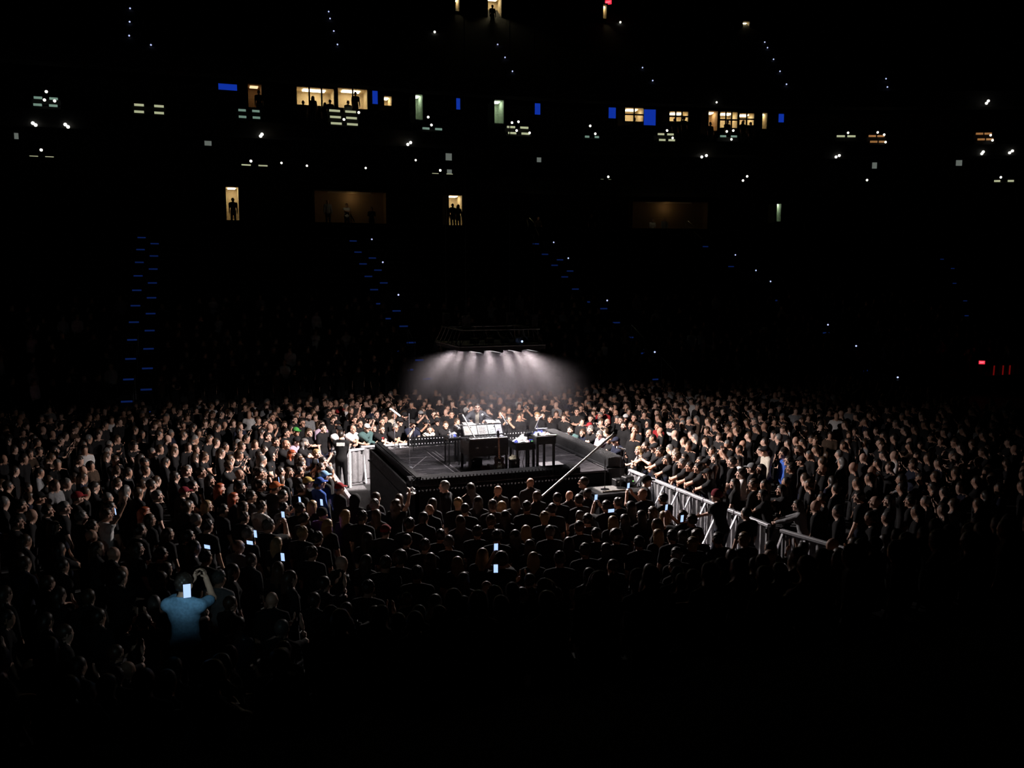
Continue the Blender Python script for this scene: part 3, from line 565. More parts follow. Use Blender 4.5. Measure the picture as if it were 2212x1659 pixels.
gadget('speaker_cabinet', (6.80, 21.86, DK), (.34, .22, .26), M_BLACK, 'small dark speaker cabinet under the keyboard table', 'speaker', 0, parts=[('grille', (0, -.113, .13), (.30, .01, .20), M_DUVE), ('badge', (-.08, -.12, .2), (.06, .006, .02), M_GLASS), ('handle', (0, 0, .27), (.12, .03, .02), M_BLACKM)])
for x in (-.33, -.05, .2): MB().cbox((.55 + x, .004, .66), (.07, .012, .02)).build('badge', M_GLASS, bpy.data.objects['table'])
gadget('equipment_case', (7.60, 21.02, DK), (.24, .22, .32), M_BLACK, 'black case standing under the middle table', 'case', 0, parts=[('lid', (0, 0, .33), (.25, .23, .03), M_BLACKM), ('latch', (0, -.115, .27), (.05, .012, .04), M_STEEL)])
cloth((7.58, 21.05, DK + .345), .22, .18, .10, 12, mat('khaki_cloth', (.35, .31, .22), .9), 'khaki bundle lying on the black case')
lo = empty('table_lamp', (7.66, 21.28, DK)); MB().tube([(0, 0, 0), (0, 0, .02)], .05, 10).build('base', M_BLACK, lo); MB().tube([(0, 0, .02), (0, 0, .58)], .012, 8).build('stem', M_BLACK, lo); MB().ball((0, 0, .615), .028, 10).build('bulb', mat('bulb', (1, .9, .6), .4, var=0, emis=(1, .75, .25), es=4), lo); tag(lo, 'tiny yellow bulb glowing under the middle table', 'lamp')
for k, (x, y, c, lab) in enumerate([(6.62, 21.3, M_WHITE, 'white pedal left under the keyboard table'), (6.72, 21.38, M_STEEL, 'grey pedal left under the keyboard table'), (6.95, 21.36, M_RED, 'red pedal under the middle of the keyboard table'), (7.08, 21.42, M_RED, 'red and white pedal beside the red one'), (6.84, 21.25, M_BLACKM, 'dark pedal at the front under the keyboard table'), (7.36, 21.2, M_BLUE, 'blue pedal at the right under the keyboard table')]):
    gadget('effects_pedal', (x, y, DK), (.09, .13, .05), c, lab, 'pedal', .2 * k, parts=[('footswitch', (0, -.03, .056), (.025, .025, .014), M_STEEL), ('knob', (.02, .04, .056), (.02, .02, .014), M_WHITE), ('knob', (-.02, .04, .056), (.02, .02, .014), M_WHITE)])
cloth((6.98, 21.52, DK + .0), .28, .16, .13, 14, mat('red_bag', (.55, .16, .13), .8), 'red and white bag behind the pedals', 'bag', 'bag')
rc = random.Random(4)
for k in range(9):
    p = [Vector((rc.uniform(6.5, 7.6), rc.uniform(21.1, 21.7), DK + .012))]; a = rc.uniform(0, 6)
    for j in range(14): a += rc.uniform(-.7, .7); p.append(p[-1] + Vector((math.cos(a) * .06, math.sin(a) * .045, 0)))
    MB().tube(p, .008, 5).build('cable', [M_PAPER, M_BLACKM, M_STEEL, M_CLOTHB][k % 4]); tag(COL.objects[-1], ['white', 'black', 'grey', 'blue'][k % 4] + ' loose cable on the deck under the tables, ' + ['leftmost start', 'front coil', 'middle loop', 'right coil', 'rear loop', 'tight coil', 'left loop', 'wide loop', 'stray end'][k], 'cable', 'cables under the tables')
for k in range(5):
    x = 7.72 + k * .13; o = MB().tube([(x, 21.0, 2.1), (x + .02, 20.96, 1.9), (x - .02, 21.0, 1.65), (x + .03, 21.04, DK + .02), (x + .1, 20.92, DK + .012)], .009, 5).build('cable', [M_PAPER, M_STEEL][k % 2]); tag(o, ['white', 'grey'][k % 2] + f' cable hanging from the middle table, {["first", "second", "third", "fourth", "last"][k]} from the left', 'cable', 'hanging cables')
mt = MB().prism([at(1157, 1001, DK)[:2], at(1191, 1020, DK)[:2], at(1235, 1014, DK)[:2], at(1205, 997, DK)[:2]], .02).build('floor_mat', mat('white_rug', (.34, .32, .32), .9, bump=.3), None, bevel=.005); mt.location.z = DK; tag(mt, 'pale rectangular mat on the deck beside the right table', 'mat')
gadget('monitor_wedge', (8.75, 20.42, DK), (.7, .16, .12), M_BLACK, 'low black monitor wedge in front of the pale mat', 'speaker', 0, parts=[('grille', (0, -.084, .06), (.62, .008, .08), M_DUVE), ('handle', (.3, 0, .125), (.08, .03, .02), M_BLACKM)])
for x, y, s, lab in [(10.12, 20.06, (.24, .22, .20), 'black amplifier box at the front right corner, left one'), (10.40, 20.04, (.26, .24, .25), 'black amplifier box with a green light at the front right corner')]:
    gadget('amplifier', (x, y, 1.03), s, M_BLACK, lab, 'amplifier', .1, parts=[('front_panel', (0, -s[1] / 2 - .004, s[2] / 2), (s[0] * .85, .008, s[2] * .8), M_BLACKM), ('meter', (-.05, -s[1] / 2 - .01, s[2] * .7), (.05, .006, .04), M_WHITE), ('pilot_light', (.08, -s[1] / 2 - .012, s[2] * .55), (.022, .008, .022), mat('green_pilot', (.1, .5, .1), .4, var=0, emis=(.3, 1, .2), es=1.5) if 'green' in lab else M_RIB)])
# guitar on a stand
g = empty('electric_guitar', (7.20, 21.02, DK), -.15); Rg = Matrix.Rotation(math.radians(-14), 4, 'X')
body = [(-.02, .09), (-.10, .05), (-.16, .10), (-.17, .19), (-.12, .26), (-.14, .36), (-.11, .43), (-.04, .41), (-.03, .37), (.03, .37), (.06, .42), (.12, .41), (.13, .34), (.11, .26), (.16, .19), (.16, .10), (.10, .05)]
M_GTR = mat('dark_sunburst', (.035, .02, .018), .25, coat=.6, var=.5, scale=3)
XZ = Matrix(((1, 0, 0, 0), (0, 0, -1, 0), (0, 1, 0, 0), (0, 0, 0, 1)))
bo = MB().prism(body, .045, Rg @ XZ).build('body', M_GTR, g, bevel=.006)
MB().prism([(-.07, .12), (.05, .10), (.06, .22), (-.03, .30)], .006, Rg @ Matrix.Translation((0, -.045, 0)) @ XZ).build('pickguard', mat('pickguard', (.25, .22, .16), .3), bo)
for z in (.17, .27): MB().cbox((0, -.052, z), (.07, .012, .022), M=Rg).build('pickup', M_STEEL, bo)
nk = MB().box((-.022, -.055, .36), (.022, -.03, .92), M=Rg).build('neck', M_WOOD, g)
fr = MB().box((-.022, -.057, 0), (.022, -.0545, .003), M=None).mesh('fret', M_STEEL)
for k in range(14): o = link('fret', fr, nk); o.matrix_local = Rg @ Matrix.Translation((0, 0, .40 + .52 * (1 - .93 ** k) / (1 - .93 ** 14)))
MB().prism([(-.024, .92), (-.045, .97), (-.03, 1.09), (.02, 1.10), (.034, 1.0), (.024, .92)], .018, Rg @ Matrix.Translation((0, -.03, 0)) @ XZ).build('headstock', M_BLACK, g)
pg = MB().ball((0, 0, 0), .012, 8).mesh('tuning_peg', M_STEEL)
for k in range(6): o = link('tuning_peg', pg, g); o.matrix_local = Rg @ Matrix.Translation((-.05 if k % 2 else .042, -.04, .97 + k // 2 * .045))
tag(g, 'dark electric guitar with rosewood neck propped before the keyboard table', 'guitar')
gs = empty('guitar_stand', (7.20, 21.08, DK), -.15)
for a in (-.16, .16): MB().tube([(a, -.16, .01), (a * .3, .10, .42)], .014, 8).build('leg', M_BLACKM, gs)
MB().tube([(0, .34, .01), (0, .10, .5)], .014, 8).build('leg', M_BLACKM, gs); MB().tube([(-.12, -.17, .07), (-.1, -.02, .06), (.1, -.02, .06), (.12, -.17, .07)], .012, 8).build('cradle', M_BLACKM, gs); MB().tube([(0, .10, .5), (0, .06, .62)], .012, 8).build('neck_rest', M_BLACKM, gs)
tag(gs, 'black folding stand under the electric guitar', 'guitar stand')
st = empty('stool', (7.40, 23.62, DK)); MB().tube([(0, 0, .56), (0, 0, .63)], [.17, .18], 18).build('seat', M_BLACK, st, bevel=.01)
for k in range(3): a = k * 2.1 + .4; MB().tube([(0, 0, .56), (.24 * math.cos(a), .24 * math.sin(a), 0)], .016, 8).build('leg', M_BLACKM, st)
tag(st, 'black round stool under the performer', 'stool')

# ------------------------------------------------------------------ barricades
def barricade_meshes(L):
    top = MB().box((0, -.05, 1.06), (L, .05, 1.13)).mesh('top_rail', M_STEEL, bevel=.012)
    vs = []; n = 24
    for k in range(n + 1): x = .01 + k * (L - .02) / n; y = .025 * (1 if (k // 2) % 2 else -1) * (1 if k % 2 else .6); vs += [(x, y, .06), (x, y, 1.06)]
    sh = MB().add(vs, [(2 * k, 2 * k + 2, 2 * k + 3, 2 * k + 1) for k in range(n)]).mesh('sheet', M_SHEET)
    br = MB().bar((0, 0, 1.07), (0, .56, .03), .045, .03).mesh('brace', M_STEEL); post = MB().box((-.02, -.03, 0), (.02, .03, 1.07)).mesh('post', M_STEEL)
    base = MB().box((.02, -.05, 0), (L - .02, .60, .03)).mesh('base_plate', M_SHEET); cl = MB().cbox((0, .04, .98), (.07, .06, .09)).mesh('clamp', M_BLACK)
    return top, sh, br, post, base, cl
BM = barricade_meshes(1.2)
def barricade(loc, rz, label):
    o = empty('barricade', loc, rz); top, sh, br, post, base, cl = BM
    link('top_rail', top, o); link('sheet', sh, o); link('base_plate', base, o)
    for x in (.06, .62): link('brace', br, o, (x, 0, 0)); link('post', post, o, (x, 0, 0))
    link('clamp', cl, o, (1.12, 0, 0)); return tag(o, label, 'barricade', 'crowd barricades')
ordw = ['first', 'second', 'third', 'fourth', 'fifth', 'sixth', 'seventh', 'eighth']
for k in range(5):                                         # right side: local x runs towards the camera, braces face the stage
    y = 21.45 - k * 1.22; barricade((11.18 + k * .045, y, 0), -PI / 2 + .037, f'steel barricade right of the stage, {ordw[k]} section from its far end').scale.y = -1
for k in range(2): barricade((11.42 + .3 * k + .0, 15.0 - k * 1.18, 0), -PI / 2 + .25, f'tilted steel barricade section at lower right, {["farther", "nearer"][k]} one').scale.y = -1
for k in range(6): barricade((4.72 + k * 1.22, 27.45, 0), 0, f'steel barricade behind the stage, {ordw[k]} section from the left').scale.y = -1
barricade((3.62, 26.75, 0), .3, 'pale barricade with an open post at the back left corner of the pit')
for k in range(6): barricade((3.30, 26.2 - k * 1.22, 0), -PI / 2, f'steel barricade hidden among the left crowd, {ordw[k]} section from the back')
wp = empty('gate_post', at(757, 1056, 0)); MB().box((-.04, -.03, .03), (.04, .03, 1.18)).build('post', M_WHITE, wp, bevel=.008); MB().box((-.2, -.25, 0), (.45, .25, .03)).build('base', M_SHEET, wp); MB().ball((0, 0, 1.2), .045, 10).build('knob', M_WHITE, wp); tag(wp, 'white gate post standing beside the guard at left', 'post')

# ------------------------------------------------------------------ people: bodies grown from distance fields on a graded grid
def smin(a, b, k):
    h = np.clip(.5 + .5 * (b - a) / k, 0, 1); return b + (a - b) * h - k * h * (1 - h)
def axis(lo, hi, coarse, fine, zones):
    xs = [lo]
    while xs[-1] < hi: xs.append(xs[-1] + (fine if any(a <= xs[-1] <= b for a, b in zones) else coarse))
    return np.array(xs)
class Field:
    def __init__(s, xs, ys, zs): s.g = (xs, ys, zs); s.D = np.full((len(xs), len(ys), len(zs)), .2)
    def sub(s, lo, hi):
        sl = tuple(slice(max(0, np.searchsorted(g, lo[i]) - 1), np.searchsorted(g, hi[i]) + 1) for i, g in enumerate(s.g))
        return sl, np.meshgrid(*[g[q] for g, q in zip(s.g, sl)], indexing='ij')
    def put(s, sl, d, k, neg):
        if d.size == 0: return
        s.D[sl] = -smin(-s.D[sl], d, k) if neg else smin(s.D[sl], d, k)
    def cap(s, a, b, r0, r1=None, k=.02, neg=False):
        a = np.array(a, float); b = np.array(b, float); r1 = r0 if r1 is None else r1; m = max(r0, r1) + .07
        sl, P = s.sub(np.minimum(a, b) - m, np.maximum(a, b) + m); ab = b - a; L = max(ab @ ab, 1e-9)
        t = np.clip(sum((P[i] - a[i]) * ab[i] for i in range(3)) / L, 0, 1)
        d = np.sqrt(sum((P[i] - a[i] - t * ab[i]) ** 2 for i in range(3))) - (r0 + (r1 - r0) * t); s.put(sl, d, k, neg)
    def ell(s, c, r, k=.02, R=None, neg=False):
        c = np.array(c, float); m = max(r) + .07; sl, P = s.sub(c - m, c + m); Q = [P[i] - c[i] for i in range(3)]
        if R is not None: Q = [sum(R[j][i] * Q[j] for j in range(3)) for i in range(3)]
        k0 = np.sqrt(sum((Q[i] / r[i]) ** 2 for i in range(3))); k1 = np.sqrt(sum((Q[i] / r[i] ** 2) ** 2 for i in range(3))) + 1e-9; s.put(sl, k0 * (k0 - 1) / k1, k, neg)
    def mesh(s):
        D = s.D; xs, ys, zs = s.g; nx, ny, nz = D.shape; S = D < 0; shp = (nx - 1, ny - 1, nz - 1)
        acc = np.zeros(shp + (3,)); cnt = np.zeros(shp); G = s.g
        for ax in range(3):
            o = [i for i in range(3) if i != ax]
            n = [slice(None)] * 3; m_ = [slice(None)] * 3; n[ax] = slice(0, -1); m_[ax] = slice(1, None)
            a, c = D[tuple(n)], D[tuple(m_)]; X = (a < 0) != (c < 0); t = np.where(X, a / np.where(X, a - c, 1), 0)
            pos = [None] * 3
            pos[ax] = G[ax][:-1].reshape([-1 if i == ax else 1 for i in range(3)]) + t * np.diff(G[ax]).reshape([-1 if i == ax else 1 for i in range(3)])
            for q in o: pos[q] = np.broadcast_to(G[q].reshape([-1 if i == q else 1 for i in range(3)]), X.shape)
            for i0 in (0, 1):
                for i1 in (0, 1):
                    q = [slice(None)] * 3; q[o[0]] = slice(i0, i0 + shp[o[0]]); q[o[1]] = slice(i1, i1 + shp[o[1]]); q = tuple(q); w = X[q]; cnt += w
                    for j in range(3): acc[..., j] += np.where(w, pos[j][q], 0)
        act = cnt > 0; idx = np.full(shp, -1); idx[act] = np.arange(act.sum()); V = acc[act] / cnt[act][:, None]; F = []
        for ax in range(3):
            o = [(ax + 1) % 3, (ax + 2) % 3]; n = [slice(None)] * 3; m_ = [slice(None)] * 3; n[ax] = slice(0, -1); m_[ax] = slice(1, None)
            A, C = S[tuple(n)], S[tuple(m_)]; I = np.argwhere(A != C); I = I[(I[:, o[0]] > 0) & (I[:, o[1]] > 0) & (I[:, o[0]] < D.shape[o[0]] - 1) & (I[:, o[1]] < D.shape[o[1]] - 1)]
            e0 = np.zeros(3, int); e0[o[0]] = 1; e1 = np.zeros(3, int); e1[o[1]] = 1
            q = np.stack([idx[tuple((I - e0 - e1).T)], idx[tuple((I - e1).T)], idx[tuple(I.T)], idx[tuple((I - e0).T)]], 1)
            fl = ~A[tuple(I.T)]; q[fl] = q[fl][:, ::-1]; F.append(q)
        return V, np.concatenate(F)
def np_mesh(name, V, F, mi=None, mats=(), smooth=True):
    me = bpy.data.meshes.new(name); n = len(F); k = F.shape[1]
    me.vertices.add(len(V)); me.vertices.foreach_set('co', V.astype(np.float32).ravel()); me.loops.add(n * k); me.loops.foreach_set('vertex_index', F.astype(np.int32).ravel())
    me.polygons.add(n); me.polygons.foreach_set('loop_start', np.arange(0, n * k, k, dtype=np.int32)); me.polygons.foreach_set('loop_total', np.full(n, k, np.int32))
    for m in mats: me.materials.append(m)
    if mi is not None: me.polygons.foreach_set('material_index', mi.astype(np.int32))
    me.polygons.foreach_set('use_smooth', np.full(n, smooth)); me.update(calc_edges=True); me.validate(); return me
V3 = lambda *a: np.array(a, float)
def ik(s, t, l1, l2, hint):
    d = t - s; L = np.linalg.norm(d); mx = (l1 + l2) * .995
    if L > mx: t = s + d / L * mx; d = t - s; L = mx
    u = d / L; a = (l1 * l1 - l2 * l2 + L * L) / (2 * L); h = math.sqrt(max(0, l1 * l1 - a * a)); p = hint - u * (hint @ u); p = p / (np.linalg.norm(p) + 1e-9)
    return s + u * a + p * h, t
# pose: lean, wrist targets (left, right), elbow hints, hand directions, head pitch, legs
POSES = {
 '0': dict(lean=2, w=[(-.25, .08, .84), (.25, .06, .84)], h=[(-.5, -1, 0), (.5, -1, 0)], d=[(0, .3, -1), (0, .3, -1)]),
 'x': dict(lean=14, w=[(.12, .37, 1.14), (-.12, .34, 1.14)], h=[(-1, -.2, -.6), (1, -.2, -.6)], d=[(1, .3, -.1), (-1, .3, -.1)]),
 'p': dict(lean=0, w=[(-.075, .36, 1.56), (.075, .36, 1.56)], h=[(-.8, 0, -1), (.8, 0, -1)], d=[(.3, .2, 1), (-.3, .2, 1)]),
 'u': dict(lean=0, w=[(-.24, .10, .86), (.20, .28, 1.88)], h=[(-.5, -1, 0), (1, .2, -.6)], d=[(0, .3, -1), (-.1, .1, 1)]),
 'h': dict(lean=3, w=[(.06, .28, 1.16), (.05, .19, 1.46)], h=[(-1, 0, -.5), (.8, .3, -1)], d=[(1, .1, .1), (-.25, -.1, 1)]),
 'f': dict(lean=12, w=[(-.16, .58, 1.14), (.20, .56, 1.14)], h=[(-1, 0, -.6), (1, 0, -.6)], d=[(.2, 1, -.4), (-.2, 1, -.4)]),
 'c': dict(lean=3, w=[(-.045, .34, 1.33), (.045, .34, 1.33)], h=[(-1, 0, -.8), (1, 0, -.8)], d=[(.15, .5, 1), (-.15, .5, 1)]),
 'y': dict(lean=0, w=[(-.30, .18, 1.92), (.30, .18, 1.92)], h=[(-1, .1, -.3), (1, .1, -.3)], d=[(0, .1, 1), (0, .1, 1)]),
 'v': dict(lean=2, w=[(-.04, .24, .93), (.04, .25, .92)], h=[(-1, -.3, 0), (1, -.3, 0)], d=[(.5, .4, -1), (-.5, .4, -1)]),
 'a': dict(lean=3, w=[(.14, .25, 1.22), (-.14, .27, 1.19)], h=[(-1, 0, -.4), (1, 0, -.4)], d=[(1, -.1, .2), (-1, -.1, .2)]),
 's': dict(lean=17, w=[(-.17, .50, .98), (.20, .50, .98)], h=[(-1, -.3, -.2), (1, -.3, -.2)], d=[(.1, 1, -.2), (-.1, 1, -.2)], sit=True),
}
def rotx(a): c, s = math.cos(a), math.sin(a); return np.array([[1, 0, 0], [0, c, s], [0, -s, c]])   # positive leans towards +y
HS = 1.09
class Rig:
    def __init__(s, key, female=False):
        P = POSES[key]; s.P = P; L = math.radians(P['lean']); Rm = rotx(L); s.sit = P.get('sit', False)
        s.pel = V3(0, 0, .68 if s.sit else .94); back = -.05 - .35 * math.sin(L) if not s.sit else 0.
        s.pel[1] = back; up = lambda x, y, z: s.pel + Rm @ V3(x, y, z)
        s.waist = up(0, .01, .16); s.chest = up(0, .0, .36); s.neck = up(0, -.02, .52); s.top = up(0, .0, .60)
        s.head = up(0, .025, .68); s.Rh = rotx(L * .15); sw = .165 if female else .185
        s.sh = [up(-sw, -.01, .455), up(sw, -.01, .455)]; s.el = []; s.wr = []; s.hd = []; s.fem = female; s.Rm = Rm
        for i in (0, 1):
            e, t = ik(s.sh[i], V3(*P['w'][i]), .29, .26, V3(*P['h'][i])); s.el.append(e); s.wr.append(t); d = V3(*P['d'][i]); s.hd.append(d / np.linalg.norm(d))
        s.hip = [s.pel + V3(-.09, 0, -.03), s.pel + V3(.09, 0, -.03)]
        if s.sit: s.kn = [V3(-.15, .42, .60), V3(.15, .42, .60)]; s.an = [V3(-.15, .34, .09), V3(.15, .36, .09)]
        else: s.kn = [V3(-.10, s.pel[1] * .5 + .03, .50), V3(.10, s.pel[1] * .5 + .03, .50)]; s.an = [V3(-.11, 0, .09), V3(.11, .03, .09)]
    def H(s, x, y, z): return s.head + s.Rh @ (V3(x, y, z) * HS)
    def torso(s, F, g=0):
        f = .9 if s.fem else 1.
        F.ell(s.pel + V3(0, 0, .0), (.165 + g, .115 + g, .13 + g), .05); F.ell(s.waist, (.145 * f + g, .105 + g, .15 + g), .06, s.Rm); F.ell(s.chest, (.175 * f + g, .118 + g, .17 + g), .06, s.Rm)
        F.cap(s.sh[0], s.sh[1], .050 + g, k=.06)
        for i in (0, 1): F.cap(s.neck + s.Rm @ V3(0, -.01, .035), s.sh[i] + s.Rm @ V3(0, 0, .005), .042 + g, .046 + g, .05)
        if s.fem:
            for q in (-.07, .07): F.ell(s.chest + s.Rm @ V3(q, .085, -.01), (.062 + g, .06 + g, .062 + g), .03)
    def arms(s, F, upto=2., g=0, r=(.052, .042, .032)):
        for i in (0, 1):
            e = s.sh[i] + (s.el[i] - s.sh[i]) * min(1, upto); F.cap(s.sh[i], e, r[0] + g, r[0] + (r[1] - r[0]) * min(1, upto) + g, .03)
            if upto > 1: w = s.el[i] + (s.wr[i] - s.el[i]) * min(1, upto - 1); F.cap(s.el[i], w, r[1] + g, r[1] + (r[2] - r[1]) * min(1, upto - 1) + g, .025)
    def legs(s, F, g=0, low=0.):
        for i in (0, 1):
            F.cap(s.hip[i], s.kn[i], .088 + g, .058 + g, .04); F.cap(s.kn[i], s.an[i] + V3(0, 0, low), .056 + g, .040 + g, .03)
    def feet(s, F):
        for i in (0, 1): F.cap(s.an[i] + V3(0, -.03, -.04), s.an[i] + V3((-.02, .02)[i], .15, -.055), .042, .036, .02)
    def hands(s, F):
        for i in (0, 1):
            d = s.hd[i]; w = s.wr[i]; inw = V3((1, -1)[i], 0, 0); sd = np.cross(d, inw); sd = sd / (np.linalg.norm(sd) + 1e-9); nrm = np.cross(sd, d)
            if nrm @ inw < 0: nrm = -nrm                       # palm normal faces inward
            F.cap(w, w + d * .03, .027, .027, .015)
            for j in range(4):
                o = sd * (-.027 + .018 * j); F.cap(w + d * .02 + o * .6, w + d * .085 + o, .014, .012, .008)
                L = (.058, .070, .074, .062)[j]; b0 = w + d * .085 + o; b1 = b0 + (d * .85 + nrm * .45) * L * .55; b2 = b1 + (d * .45 + nrm * .85) * L * .5
                F.cap(b0, b1, .0105, .0095, .004); F.cap(b1, b2, .0095, .0085, .004)
            t0 = w + d * .03 + sd * .028; t1 = t0 + (d * .5 + sd * .65 + nrm * .4) * .045; t2 = t1 + (d * .8 + nrm * .5) * .032
            F.cap(t0, t1, .015, .012, .008); F.cap(t1, t2, .012, .010, .004)
    def skull(s, F):
        H, R = s.H, s.Rh; E = lambda c, r, k, **kw: F.ell(H(*c), [q * HS for q in r], k, R, **kw); C = lambda a, c, r0, r1, k: F.cap(H(*a), H(*c), r0 * HS, r1 * HS, k)
        F.cap(s.neck, s.top + V3(0, .01, .0), .058 if not s.fem else .05, .052 if not s.fem else .045, .03)
        E((0, -.012, .025), (.076, .095, .092), .01); E((0, .022, -.05), (.058, .066, .066), .035); E((0, .072, -.098), (.024, .02, .018), .02)
        C((-.036, .080, .026), (.036, .080, .026), .013, .013, .016)
        for q in (-1, 1):
            E((q * .040, .058, -.024), (.024, .024, .024), .02); E((q * .079, -.006, -.004), (.011, .02, .032), .006); E((q * .031, .100, .006), (.016, .014, .011), .012, neg=True)
        C((0, .088, .012), (0, .112, -.024), .009, .014, .01); C((-.018, .084, -.058), (.018, .084, -.058), .010, .010, .008)
def grid_for(rig, coarse, fine, hands=True, zlo=-.02, zc=None):
    pts = np.array(rig.wr + [w + d * .2 for w, d in zip(rig.wr, rig.hd)] + [rig.head + V3(.12, .15, .16), rig.head - V3(.12, .15, .16), V3(-.33, -.3, 0), V3(.33, .26, 0)] + rig.kn + rig.el)
    lo, hi = pts.min(0) - .1, pts.max(0) + .1; lo[2] = zlo; zs = [[], [], []]
    for i in range(3): zs[i].append((rig.head[i] - (.10, .12, .14)[i], rig.head[i] + (.10, .13, .14)[i]))
    if hands:
        for w, d in zip(rig.wr, rig.hd):
            c = w + d * .09
            for i in range(3): zs[i].append((c[i] - .085, c[i] + .085))
    return [axis(lo[i], hi[i], zc if zc and i == 2 else coarse, fine, zs[i]) for i in range(3)]
CACHE = {}
RIGS = {}
def rig_of(key, fem):
    if (key, fem) not in RIGS: RIGS[(key, fem)] = Rig(key, fem)
    return RIGS[(key, fem)]
M_EYE = mat('eye_dark', (.07, .04, .03), .4, var=0); M_LIP = mat('lip', (.42, .16, .14), .5, var=0); M_SHOE = mat('shoe', (.02, .02, .02), .5)
def body_mesh(key, fem, fine=.0095, coarse=.027):
    k = ('body', key, fem)
    if k in CACHE: return CACHE[k]
    r = rig_of(key, fem); F = Field(*grid_for(r, coarse, fine)); r.torso(F, -.006); r.arms(F); r.legs(F); r.feet(F); r.hands(F); r.skull(F); V, Q = F.mesh()
    C = (V[Q].mean(1) - r.head) @ r.Rh / HS; mi = np.zeros(len(Q), int)
    front = C[:, 1] > .06
    for q in (-1, 1): mi[front & (((C[:, 0] - q * .031) / .012) ** 2 + ((C[:, 2] - .005) / .007) ** 2 < 1)] = 1; mi[front & (abs(C[:, 0] - q * .033) < .020) & (abs(C[:, 2] - .030) < .005)] = 1
    mi[front & (abs(C[:, 0]) < .024) & (abs(C[:, 2] + .058) < .008)] = 2; mi[(V[Q].mean(1)[:, 2] < .085)] = 3
    CACHE[k] = np_mesh('person_body', V, Q, mi, (MATS['skin_a'], M_EYE, M_LIP, M_SHOE)); return CACHE[k]
def cloth_mesh(key, fem, kind):
    k = (kind, key, fem)
    if k in CACHE: return CACHE[k]
    r = rig_of(key, fem); g = grid_for(r, .024, .020, hands=False); F = Field(*g)
    if kind == 'trousers':
        F.ell(r.pel, (.178, .128, .12), .05); r.legs(F, .014, .02)
    else:
        gg = .012 if kind != 'jacket' else .026
        r.torso(F, gg); F.ell(r.pel + V3(0, 0, -.03), (.172 + gg * .5, .124 + gg * .5, .13), .05)
        if kind == 'tee': r.arms(F, .72, .020)
        elif kind in ('long', 'jacket'): r.arms(F, 1.92, .016)
        X, Y, Z = np.meshgrid(*g, indexing='ij'); n = r.Rm @ V3(0, .25, 1.); n /= np.linalg.norm(n); q = r.neck + r.Rm @ V3(0, .03, .035)
        F.D = np.maximum(F.D, (X - q[0]) * n[0] + (Y - q[1]) * n[1] + (Z - q[2]) * n[2])          # neckline
        if kind == 'tank': F.D = np.maximum(F.D, np.maximum(np.abs(X) - .155, -1))
        if kind == 'jacket': F.D = np.maximum(F.D, np.minimum(.05 - np.abs(X), (Y - (r.chest[1] + .02 + (Z - r.chest[2]) * math.tan(math.radians(r.P['lean']))))))
    V, Q = F.mesh(); CACHE[k] = np_mesh(kind, V, Q, None, (MATS['cloth_K'],)); return CACHE[k]
